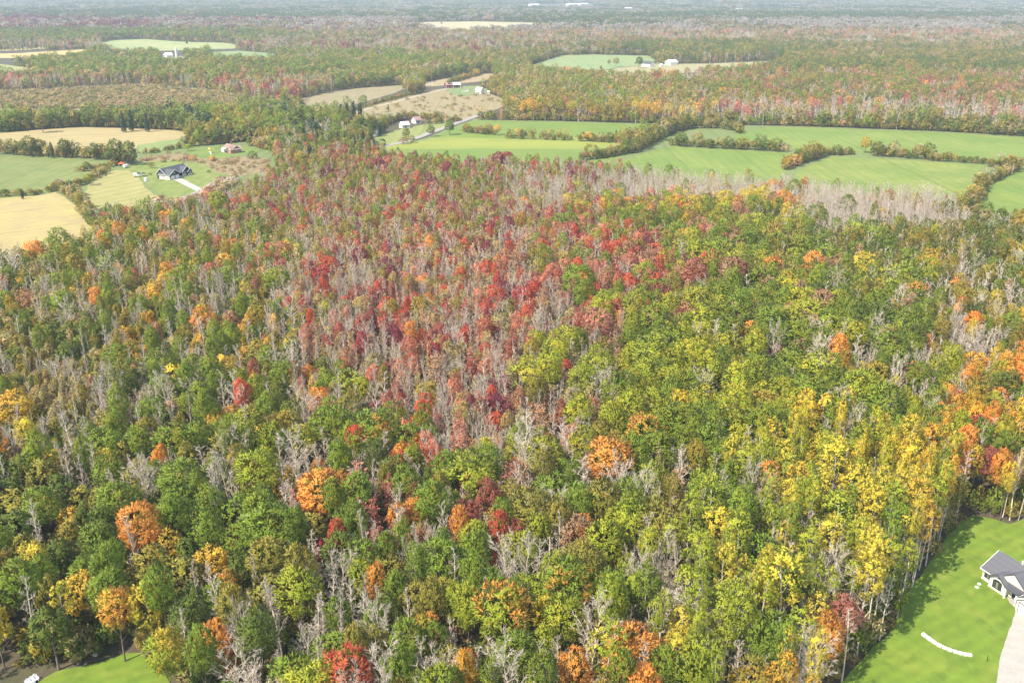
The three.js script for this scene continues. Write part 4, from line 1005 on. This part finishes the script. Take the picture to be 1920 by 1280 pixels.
{ // the white house at the corner of the frame
  const f = frameOf([1841, 1085], [1889, 1117]), t = thing('house', f.pos, f.turn, 'white bungalow with a grey shingled roof beside the pale gravel driveway', 'house');
  const S = f.len / 6.3;                                               // its left bay and gabled bay together are 6.3 of these metres long
  t.scale.setScalar(S);
  const main = block(t, { x0: 0, x1: 15, z0: -8.2, z1: 0, eave: 2.75, rise: 2.7, wall: MAT.white, roof: MAT.shingle, trim: MAT.trim, over: 0.4 });
  mesh('foundation', box(-0.08, 2.5, 0, 0.45, -8.28, 0.08), MAT.stone, t);
  const bay = block(t, { x0: 2.5, x1: 6.3, z0: -3, z1: 0.95, eave: 2.7, rise: 1.35, axis: 'z', wall: MAT.white, roof: MAT.shingle, trim: MAT.slate, over: 0.38 });
  mesh('foundation', box(2.42, 6.38, 0, 0.45, -0.2, 1.03), MAT.stone, t);
  const big = block(t, { x0: 3.6, x1: 10.4, z0: -4.4, z1: -0.35, eave: 3.0, rise: 2.5, axis: 'z', wall: MAT.white, roof: MAT.shingle, trim: MAT.slate, over: 0.45 });
  mesh('gable_panel', prism(0.05, 2.6, 0.2, 1.9, 'z').translate(7, 3.25, 0.16), MAT.stone, t);
  windowAt(t, 1.35, 0.95, 0, 1.7, 1.35, 'front', 3); 
  const w = windowAt(t, 4.4, 0.7, 0.95, 2.1, 1.7, 'front', 3);
  const arch = new THREE.Shape(); arch.moveTo(-1.05, 0); arch.quadraticCurveTo(0, 0.62, 1.05, 0); arch.lineTo(-1.05, 0);
  mesh('arch', new THREE.ExtrudeGeometry(arch, { depth: 0.09, bevelEnabled: false }).translate(0, 1.7, 0), MAT.dark, w);
  mesh('louvre', prism(0.06, 0.42, 0.05, 0.3, 'z').translate(4.4, 3.1, 0.985), MAT.slate, t);
  mesh('porch_roof', box(6.4, 9.6, 2.62, 2.8, -0.3, 1.7), MAT.slate, t);
  for (const x of [6.75, 9.3]) mesh('porch_column', box(x - 0.16, x + 0.16, 0.15, 2.62, 1.25, 1.57), MAT.white, t);
  mesh('porch_floor', box(6.4, 9.6, 0, 0.15, 0, 1.75), MAT.stone, t);
  doorAt(t, 8, 0.15, 0, 1.1, 2.1, MAT.navy);
  const garage = block(t, { x0: 10.4, x1: 16.2, z0: -6, z1: 2.6, eave: 2.9, rise: 1.9, axis: 'z', wall: MAT.white, roof: MAT.shingle, trim: MAT.trim, over: 0.4 });
  doorAt(t, 13.3, 0.02, 2.6, 4.6, 2.3, MAT.trim, 'garage_door');
  const rp = (x, z) => 2.75 + 2.7 * (1 - Math.abs(z + 4.1) / 4.1);
  mesh('vent_pipe', merge([new THREE.CylinderGeometry(0.16, 0.16, 0.7, 12).translate(5.0, rp(5, -4.4) + 0.45, -4.4), new THREE.CylinderGeometry(0.26, 0.22, 0.22, 12).translate(5.0, rp(5, -4.4) + 0.9, -4.4)]), MAT.trim, main);
  mesh('roof_vent', box(6.7, 7.15, rp(7, -4.6) + 0.1, rp(7, -4.6) + 0.55, -4.85, -4.4), MAT.dark, main);
}
{ // septic lids beside it
  const lids = [[1832, 1102, 'nearer pale round tank lid in the lawn beside the white house'], [1836.5, 1096, 'farther pale round tank lid in the lawn beside the white house']];
  let proto;
  for (const [x, y, l] of lids) { const t = proto ? proto.clone() : new THREE.Group(); if (!proto) { proto = t; mesh('rim', new THREE.CylinderGeometry(0.36, 0.38, 0.22, 20).translate(0, 0.11, 0), MAT.trim, t); mesh('lid', new THREE.CylinderGeometry(0.3, 0.33, 0.08, 20).translate(0, 0.26, 0), MAT.white, t); } t.name = numbered('tank_lid'); t.position.copy(at(x, y)); scene.add(t); tag(t, l, 'tank lid', 'pale tank lids in the lawn'); }
}
{ // the curved row of white stones on the lawn
  const row = pts('1729 1190, 1738 1197, 1748 1204, 1757 1210, 1767 1215, 1777 1219.5, 1787 1223, 1797 1226, 1806 1228.5, 1815 1230, 1823 1230.5').map(([x, y]) => at(x, y));
  const r = rng(5), M = matte(lin(0.66, 0.63, 0.57), 0.9), shapes = [0, 1, 2].map(() => { const g = new RoundedBoxGeometry(1, 0.6, 0.62, 3, 0.14), p = g.attributes.position; for (let i = 0; i < p.count; i++) { const n = 1 + 0.10 * noise2(p.getX(i) * 3 + r() * 0.02, p.getZ(i) * 3 + p.getY(i) * 2); p.setXYZ(i, p.getX(i) * n, p.getY(i) * n, p.getZ(i) * n); } g.computeVertexNormals(); return g; });
  const ord = ['first', 'second', 'third', 'fourth', 'fifth', 'sixth', 'seventh', 'eighth', 'ninth', 'tenth'];
  for (let i = 0; i < row.length - 1; i++) {
    const a = row[i], b = row[i + 1], L = a.distanceTo(b), m = mesh('landscape_stone', shapes[i % 3], M);
    m.position.set((a.x + b.x) / 2, 0.27, (a.z + b.z) / 2); m.rotation.y = Math.atan2(-(b.z - a.z), b.x - a.x) + (r() - 0.5) * 0.1; m.scale.set(L * 0.93, 0.9 + r() * 0.3, 0.95 + r() * 0.25);
    tag(m, `white squared boulder, ${ord[i]} from the upper left end of the curved lawn row`, 'boulder', 'white boulders in a curved row on the lawn');
  }
  const s = thing('garden_stake', at(1851, 1241), 0.4, 'thin dark stake standing on the lawn next to the gravel driveway', 'stake');
  mesh('pole', new THREE.CylinderGeometry(0.045, 0.06, 1.25, 8).translate(0, 0.62, 0), MAT.dark, s); mesh('base', new THREE.CylinderGeometry(0.2, 0.26, 0.1, 12).translate(0, 0.05, 0), MAT.dark, s); mesh('cap', new THREE.SphereGeometry(0.08, 10, 8).translate(0, 1.28, 0), MAT.dark, s);
  const p = mesh('field_stone', shapes[1].clone().scale(0.8, 0.9, 0.9), matte(lin(0.55, 0.47, 0.40), 0.95)); p.position.copy(at(178, 1229)); p.position.y = 0.2; tag(p, 'pale stone lying at the wood edge above the small lawn', 'stone');
}
{ // white garden chairs
  const chairs = [[66.5, 1277, 'white slatted garden chair, nearest the lawn of three in a row'], [60, 1281.5, 'white slatted garden chair, middle one of three in a row'], [53, 1286, 'white slatted garden chair cut by the frame, last of three in a row']];
  let proto;
  for (const [x, y, l] of chairs) {
    const t = proto ? proto.clone() : new THREE.Group();
    if (!proto) {
      proto = t;
      for (let i = 0; i < 5; i++) { const h = 0.82 - Math.abs(i - 2) * 0.09, g = new RoundedBoxGeometry(0.115, h, 0.025, 2, 0.012); g.translate(0, h / 2, 0); g.rotateZ(-(i - 2) * 0.07); g.rotateX(-0.42); g.translate((i - 2) * 0.118, 0.3, -0.22); mesh('back_slat', g, MAT.plastic, t); }
      for (let i = 0; i < 5; i++) mesh('seat_slat', new RoundedBoxGeometry(0.58, 0.025, 0.1, 2, 0.01).rotateX(0.16).translate(0, 0.33 + i * 0.018, -0.18 + i * 0.115), MAT.plastic, t);
      for (const s of [-1, 1]) { mesh('arm', new RoundedBoxGeometry(0.14, 0.028, 0.72, 2, 0.012).translate(s * 0.37, 0.57, 0.05), MAT.plastic, t); mesh('leg', box(s * 0.33 - 0.025, s * 0.33 + 0.025, 0, 0.555, 0.28, 0.38), MAT.plastic, t); mesh('leg', new THREE.BoxGeometry(0.04, 0.11, 0.95).rotateX(0.33).translate(s * 0.28, 0.22, -0.06), MAT.plastic, t); }
    }
    t.name = numbered('garden_chair'); t.position.copy(at(x, y)); t.rotation.y = 0.75; t.scale.setScalar(1.15); scene.add(t); tag(t, l, 'garden chair', 'white garden chairs beside the small lawn');
  }
}
{ // dark blue house with a double garage
  const f = frameOf([313, 337], [356.5, 326.5]), t = thing('house', f.pos, f.turn, 'dark blue house with white trim and a double garage at its driveway', 'house'), L = f.len, q = L / 19;
  t.scale.set(1, 1, 1);
  block(t, { x0: 0.6, x1: L, z0: -8.4, z1: -1.5, eave: 3.2, rise: 3.0, wall: MAT.navy, roof: MAT.slate, trim: MAT.trim, over: 0.5 });
  block(t, { x0: 0, x1: L * 0.42, z0: -6, z1: 2.2, eave: 3.1, rise: 2.6, axis: 'z', wall: MAT.navy, roof: MAT.slate, trim: MAT.trim, over: 0.5 });
  block(t, { x0: L * 0.64, x1: L * 0.98, z0: -5, z1: 0.6, eave: 3.1, rise: 2.5, axis: 'z', wall: MAT.navy, roof: MAT.slate, trim: MAT.trim, over: 0.5 });
  block(t, { x0: L * 0.80, x1: L * 1.0, z0: -3, z1: 1.6, eave: 2.6, rise: 1.5, axis: 'z', wall: MAT.navy, roof: MAT.slate, trim: MAT.trim, over: 0.35 });
  mesh('stone_skirt', merge([box(-0.07, L * 0.42 + 0.05, 0, 1.1, 2.15, 2.27), box(-0.08, -0.005, 0, 2.4, -6, 2.2), box(L * 0.64, L * 0.8, 0, 1.1, 0.55, 0.67), box(L * 0.8, L, 0, 1.1, 1.55, 1.67)]), MAT.stone, t);
  doorAt(t, L * 0.12, 0.02, 2.28, 3.0 * q, 2.3, MAT.trim, 'garage_door'); doorAt(t, L * 0.31, 0.02, 2.28, 3.0 * q, 2.3, MAT.trim, 'garage_door');
  mesh('eyebrow_roof', box(-0.1, L * 0.43, 2.75, 2.92, 2.2, 3.0), MAT.slate, t);
  doorAt(t, L * 0.53, 0.3, -1.48, 1.1, 2.1, MAT.trim); mesh('porch_roof', box(L * 0.43, L * 0.64, 2.75, 2.9, -1.5, 1.2), MAT.slate, t); for (const x of [0.45, 0.62]) mesh('porch_column', box(L * x - 0.15, L * x + 0.15, 0, 2.75, 0.8, 1.1), MAT.trim, t); mesh('porch_floor', box(L * 0.43, L * 0.64, 0, 0.3, -1.5, 1.2), MAT.stone, t);
  windowAt(t, L * 0.72, 1.2, 0.66, 1.5, 1.4, 'front', 2, MAT.trim); windowAt(t, L * 0.9, 1.2, 1.66, 1.8, 1.3, 'front', 2, MAT.trim); windowAt(t, L * 0.21, 3.5, 2.2, 1.2, 0.8, 'front', 2, MAT.trim);
  windowAt(t, -0.09, 1.1, -2.5, 1.2, 1.1, 'left', 2, MAT.trim);
}
function car(px, py, turn, paint, label) {
  const t = thing('parked_car', at(px, py), turn, label, 'car'), prof = (p) => new THREE.Shape(p.map(([a, b]) => new THREE.Vector2(a, b)));
  mesh('body', new THREE.ExtrudeGeometry(prof([[-2.2, 0.35], [2.2, 0.35], [2.25, 0.75], [1.1, 0.98], [-2.15, 1.02], [-2.28, 0.7]]), { depth: 1.7, bevelEnabled: true, bevelSize: 0.06, bevelThickness: 0.06, bevelSegments: 2 }).translate(0, 0, -0.85), paint, t);
  mesh('cabin', new THREE.ExtrudeGeometry(prof([[-1.9, 1.0], [0.95, 1.0], [0.2, 1.52], [-1.5, 1.56]]), { depth: 1.4, bevelEnabled: true, bevelSize: 0.08, bevelThickness: 0.1, bevelSegments: 2 }).translate(0, 0.02, -0.7), MAT.glass, t);
  mesh('car_roof', new RoundedBoxGeometry(1.8, 0.07, 1.36, 2, 0.03).translate(-0.65, 1.66, 0), paint, t);
  for (const x of [-1.4, 1.4]) for (const z of [-0.82, 0.82]) mesh('wheel', new THREE.CylinderGeometry(0.34, 0.34, 0.24, 16).rotateX(Math.PI / 2).translate(x, 0.34, z), MAT.tyre, t);
  return t;
}
car(320, 334, -0.9, matte(lin(0.018, 0.018, 0.022), 0.3), 'black car parked in front of the double garage');
{ // things in that yard
  const t = thing('shed_trailer', at(258, 331), 0.35, 'low white box trailer with a dark lean-to roof in the yard', 'trailer');
  mesh('body', box(-2.6, 2.2, 0.5, 2.2, -1.1, 1.1), MAT.white, t); mesh('roof', box(-0.6, 4.2, 2.25, 2.4, -1.6, 1.4).rotateZ(-0.12), MAT.dark, t); for (const x of [-1.3, 1.2]) mesh('wheel', new THREE.CylinderGeometry(0.4, 0.4, 2.3, 14).rotateX(Math.PI / 2).translate(x, 0.4, 0), MAT.tyre, t);
  const k = thing('water_tank', at(273, 340), 0, 'small white upright tank at the hayfield corner of the yard', 'tank'); mesh('tank', new THREE.LatheGeometry([[0, 0], [0.9, 0], [0.95, 0.2], [0.95, 1.9], [0.7, 2.3], [0, 2.45]].map(([a, b]) => new THREE.Vector2(a, b)), 20), MAT.plastic, k); mesh('cap', new THREE.CylinderGeometry(0.22, 0.22, 0.15, 12).translate(0, 2.5, 0), MAT.dark, k);
  const c = thing('canopy_tent', at(228, 313), 0.3, 'orange canopy tent at the dark end of the big hedgerow', 'tent'); mesh('canopy', new THREE.ConeGeometry(2.7, 1.3, 4).rotateY(Math.PI / 4).translate(0, 2.9, 0), MAT.orange, c); for (const a of [-1, 1]) for (const b of [-1, 1]) mesh('leg', box(a * 1.75 - 0.05, a * 1.75 + 0.05, 0, 2.3, b * 1.75 - 0.05, b * 1.75 + 0.05), MAT.zinc, c);
  const v = thing('cargo_trailer', at(235.5, 314.5), 1.2, 'small white trailer beside the orange canopy tent', 'trailer'); mesh('body', new RoundedBoxGeometry(3.4, 1.7, 1.8, 2, 0.15).translate(0, 1.35, 0), MAT.white, v); for (const z of [-0.95, 0.95]) mesh('wheel', new THREE.CylinderGeometry(0.34, 0.34, 0.2, 14).rotateX(Math.PI / 2).translate(0, 0.34, z), MAT.tyre, v); mesh('hitch', box(1.7, 2.9, 0.4, 0.5, -0.06, 0.06), MAT.dark, v);
  const shrubs = [[283, 315, 1.7, 'O', 'round dark shrub alone in the yard of the dark blue house'], [281, 329, 0.7, 'D', 'tiny dark shrub between the trailer and the dark blue house'], [391, 324.5, 0.9, 'D', 'small upright dark shrub on the lawn past the dark blue house'], [474, 298, 2.2, 'D', 'dark bush at the end of the brick house lawn'], [360, 300, 1.3, 'N', 'orange bush at the near edge of the brick house lawn, first of two'], [398, 302, 1.5, 'N', 'orange bush at the near edge of the brick house lawn, second of two'], [352, 283, 2.2, 'L', 'light green bush where the brick house lawn ends'], [770, 268, 2.4, 'O', 'brownish bush between the bungalow lawn and the gravel road'], [757, 270, 2.2, 'T', 'reddish bush between the bungalow lawn and the gravel road']];
  for (const [x, y, s, look, l] of shrubs) { const b = thing('shrub', at(x, y), x, l, 'shrub'); mesh('foliage', shrubGeo[x % 3], lookMats(look), b); mesh('stem', new THREE.CylinderGeometry(0.08, 0.1, 1.2, 6).translate(0, 0.6, 0), MAT.wood, b); b.scale.set(s * 0.75, s * 0.7, s * 0.75); }
}
{ // brick house, its play frame and shed
  const f = frameOf([419.5, 283.2], [435.4, 287.6]), t = thing('house', f.pos, f.turn, 'brown brick house with a terracotta brown roof on a mown lawn', 'house'), L = f.len;
  block(t, { x0: 0, x1: L, z0: -6.2, z1: 0, eave: 2.9, rise: 2.1, wall: MAT.brickwork, roof: MAT.rust, trim: MAT.white, over: 0.5 });
  block(t, { x0: L - 5.4, x1: L + 0.9, z0: -6.2, z1: 1.4, eave: 2.9, rise: 1.8, axis: 'z', wall: MAT.brickwork, roof: MAT.rust, trim: MAT.white, over: 0.4 });
  mesh('lean_to', box(0.6, 4.6, 0, 2.5, 0.03, 2.2), MAT.white, t); mesh('deck', box(4.8, L - 5.5, 0, 0.5, 0.03, 1.6), MAT.dark, t);
  windowAt(t, L - 2.2, 1.1, 1.4, 1.4, 1.2, 'front', 2, MAT.white); windowAt(t, L + 0.9, 1.1, -2.6, 1.6, 1.3, 'right', 2, MAT.white); doorAt(t, L - 4, 0.02, 1.4, 1.0, 2.1, MAT.navy);
  mesh('chimney', box(3.6, 4.3, 4, 7.2, -4.6, -3.9), MAT.brick, t);
  const p = thing('swing_set', at(397.5, 287.6), 0.5, 'yellow wooden play frame with a slide on the brick house lawn', 'play frame');
  for (const x of [-1.5, 1.5]) for (const s of [-1, 1]) mesh('leg', new THREE.CylinderGeometry(0.1, 0.1, 3.4, 8).rotateX(s * 0.36).translate(x, 1.6, s * 0.6), MAT.yellow, p);
  mesh('beam', box(-1.9, 1.9, 3.1, 3.3, -0.1, 0.1), MAT.yellow, p); mesh('roof', new THREE.ConeGeometry(1.3, 1.2, 4).rotateY(Math.PI / 4).translate(-1.5, 3.9, 0), MAT.yellow, p); mesh('platform', box(-2.3, -0.7, 1.4, 1.55, -0.8, 0.8), MAT.yellow, p); mesh('slide', box(-0.35, 0.35, -0.03, 0.03, -1.5, 1.5).rotateX(0.5).translate(-1.5, 0.8, 2.0), MAT.plastic, p);
  const s = thing('garden_shed', at(354, 265), 0.2, 'small pink-roofed shed among the trees above the brick house lawn', 'shed'); block(s, { x0: -2.1, x1: 2.1, z0: -3, z1: 0, eave: 2.3, rise: 1.3, axis: 'z', wall: MAT.brick, roof: MAT.rusty, over: 0.35 }); doorAt(s, 0, 0.02, 0, 1.2, 1.9, MAT.white);
}
function simpleHouse(name, l, r, depth, eave, rise, wall, roof, label, cat, extra) {
  const f = frameOf(l, r), t = thing(name, f.pos, f.turn, label, cat), L = f.len;
  block(t, { x0: 0, x1: L, z0: -depth, z1: 0, eave, rise, wall, roof, over: 0.45 });
  if (extra !== 'bare') { doorAt(t, L * 0.5, 0.02, 0, 1.1, 2.1, MAT.navy); for (const x of [0.2, 0.8]) windowAt(t, L * x, 1.1, 0, 1.5, 1.2, 'front', 2, MAT.trim); }
  return t;
}
simpleHouse('bungalow', [684, 255.5], [703, 256.5], 8, 3.2, 2.6, MAT.white, MAT.brown, 'white bungalow with a brown roof between the cedars and the trimmed hedge', 'house');
simpleHouse('bungalow', [754, 241], [768, 240], 7, 3.0, 2.0, MAT.white, MAT.zinc, 'low bungalow with a light grey roof half hidden by roadside trees', 'house');
simpleHouse('bungalow', [779, 232], [790, 231], 7, 3.2, 2.2, MAT.white, MAT.rusty, 'bungalow with a faded pink roof beside the dark conifer', 'house');
{ const t = thing('trimmed_hedge', at(708, 273), 0.15, 'dark green hedge trimmed into a rounded block beside the gravel road', 'hedge');
  const soup = new Soup(), r = rng(61); for (let i = 0; i < 900; i++) { const u = rv(r), p = new V3(Math.sign(u.x) * Math.pow(Math.abs(u.x), 0.5) * 5.4, 2.3 + Math.sign(u.y) * Math.pow(Math.abs(u.y), 0.5) * 2.3, Math.sign(u.z) * Math.pow(Math.abs(u.z), 0.5) * 2.2), v = 0.8 + r() * 0.4; leaf(soup, 0, p, u.clone().addScaledVector(rv(r), 0.5).normalize(), 0.7, 0.45, u, r, [v, v, v]); }
  mesh('foliage', soup.build(), lookMats('D'), t); for (const x of [-3, 0, 3]) mesh('stem', new THREE.CylinderGeometry(0.12, 0.15, 1.5, 6).translate(x, 0.75, 0), MAT.wood, t); }
{ // red barn, white shed, farm clutter
  const f = frameOf([836.5, 165.4], [863.2, 164.6]), t = thing('barn', f.pos, f.turn, 'long dark red barn with a half silver, half rusty roof', 'barn'), L = f.len;
  const w = prism(L, 4.5, 3.6, 2.2, 'x'); w.translate(L / 2, 0, -4.5); mesh('wall', w, MAT.redwall, t);
  const a = chevron(L * 0.5 + 0.5, 4.5, 2.2, 0.5, 0.15, 'x'); a.translate(L * 0.25 - 0.25, 3.64, -4.5); mesh('roof', a, MAT.rusty, t).userData.label = 'rusty left half of the roof';
  const b = chevron(L * 0.5 + 0.5, 4.5, 2.2, 0.5, 0.15, 'x'); b.translate(L * 0.75 + 0.26, 3.64, -4.5); mesh('roof', b, MAT.zinc, t).userData.label = 'silver right half of the roof';
  for (let i = 0; i <= 6; i++) mesh('post', box(L * i / 6 - 0.18, L * i / 6 + 0.18, 0, 3.5, 0.02, 0.35), i % 3 ? MAT.rusty : MAT.white, t);
  for (const i of [1, 3, 4]) mesh('opening', box(L * i / 6 + 0.4, L * (i + 1) / 6 - 0.4, 0, 2.9, 0.02, 0.08), MAT.dark, t);
  simpleHouse('farm_shed', [891.5, 176], [902, 176.5], 7, 4.2, 2.6, MAT.white, MAT.zinc, 'white gabled farmhouse right of the red barn', 'house');
  simpleHouse('farm_shed', [914, 175.5], [918, 175.5], 3, 2, 0.8, MAT.white, MAT.zinc, 'tiny white shed below the trees right of the white gabled farmhouse', 'shed', 'bare');
  car(871, 172.5, 0.2, MAT.white, 'white car parked between the red barn and the white farmhouse'); car(876, 171, -0.5, MAT.zinc, 'silver car parked behind the white car at the red barn'); car(880, 169.5, 0.8, MAT.white, 'white van-like car nearest the bushes at the red barn');
  let proto; const where = ['', 'second ', 'third ', 'fourth ', 'fifth ', 'sixth ', 'seventh ', 'eighth ', 'ninth ', 'tenth ', 'eleventh ', 'last '];
  for (let i = 0; i < 12; i++) { const p = proto ? proto.clone() : new THREE.Group(); if (!proto) { proto = p; mesh('pole', new THREE.CylinderGeometry(0.2, 0.22, 4.2, 8).translate(0, 2.1, 0), MAT.trim, p); mesh('cap', new THREE.ConeGeometry(0.26, 0.3, 8).translate(0, 4.35, 0), MAT.trim, p); } p.name = numbered('white_post'); p.position.copy(at(781 + i * 2.75, 159 + (i % 2) * 1.4)); scene.add(p); tag(p, `${i ? where[i] : 'first '}white post of the row beside the hayfield, counted from the woods`, 'post', 'white posts in a row left of the red barn'); }
}
{ // utility poles by the gravel road
  let proto;
  for (const [x, y, l] of [[754, 259.5, 'wooden utility pole beside the bungalow lawn'], [834.5, 231, 'wooden utility pole where the gravel road nears the tan meadow']]) {
    const p = proto ? proto.clone() : new THREE.Group(); if (!proto) { proto = p; mesh('pole', new THREE.CylinderGeometry(0.13, 0.18, 8.5, 8).translate(0, 4.25, 0), matte(lin(0.5, 0.46, 0.4), 0.9), p); mesh('crossarm', box(-1.1, 1.1, 7.7, 7.85, -0.2, -0.1), MAT.wood, p); for (const q of [-0.9, 0, 0.9]) mesh('insulator', new THREE.CylinderGeometry(0.06, 0.08, 0.22, 8).translate(q, 7.96, -0.15), MAT.zinc, p); }
    p.name = numbered('utility_pole'); p.position.copy(at(x, y)); scene.add(p); tag(p, l, 'utility pole', 'utility poles by the gravel road');
  }
}
// far farms
simpleHouse('farmhouse', [1203.5, 124.5], [1219, 126], 9, 4.6, 3, MAT.white, MAT.slate, 'white farmhouse with a grey roof in the far pasture', 'house');
simpleHouse('barn', [1257, 122.4], [1271, 121.6], 12, 4.5, 3, MAT.white, MAT.trim, 'white-roofed barn right of the far farmhouse', 'barn', 'bare');
simpleHouse('farm_shed', [1239, 124.5], [1243, 124.3], 4, 2.6, 1.2, MAT.white, MAT.trim, 'small white shed between the far farmhouse and its barn', 'shed', 'bare');
{ const t = thing('silo', at(331, 109), 0, 'tall white domed silo at the far left farm', 'silo'); mesh('tower', new THREE.CylinderGeometry(1.9, 1.9, 14, 24).translate(0, 7, 0), MAT.white, t); mesh('dome', new THREE.SphereGeometry(1.92, 24, 12, 0, Math.PI * 2, 0, Math.PI / 2).translate(0, 14, 0), MAT.zinc, t); for (let i = 1; i < 5; i++) mesh('hoop', new THREE.TorusGeometry(1.93, 0.05, 6, 24).rotateX(Math.PI / 2).translate(0, i * 2.8, 0), MAT.zinc, t); }
simpleHouse('barn', [306, 109], [312.5, 109.6], 8, 5, 3, MAT.white, MAT.trim, 'smaller white-roofed barn left of the far silo', 'barn', 'bare');
simpleHouse('barn', [313.5, 109.6], [323.5, 109.2], 11, 5, 3.5, MAT.white, MAT.trim, 'larger white-roofed barn beside the far silo', 'barn', 'bare');
simpleHouse('farm_shed', [995, 11.5], [1012, 11.2], 25, 7, 5, MAT.white, MAT.trim, 'farthest long white shed, left one of the far sheds', 'shed', 'bare');
simpleHouse('farm_shed', [1066, 10.5], [1084, 10.2], 25, 7, 5, MAT.white, MAT.trim, 'farthest long white shed, middle one of the far sheds', 'shed', 'bare');
simpleHouse('farm_shed', [1088, 10], [1104, 9.5], 25, 7, 5, MAT.white, MAT.trim, 'farthest long white shed, right one of the middle pair', 'shed', 'bare');
simpleHouse('farm_shed', [1174, 18.5], [1186, 18.2], 18, 7, 4, MAT.white, MAT.trim, 'lone far white shed above the dark wood strip', 'shed', 'bare');
simpleHouse('farm_shed', [1382, 20.5], [1394, 20], 16, 7, 4, MAT.white, MAT.trim, 'far white shed beside the farthest light strip', 'shed', 'bare');
renderer.render(scene, camera);
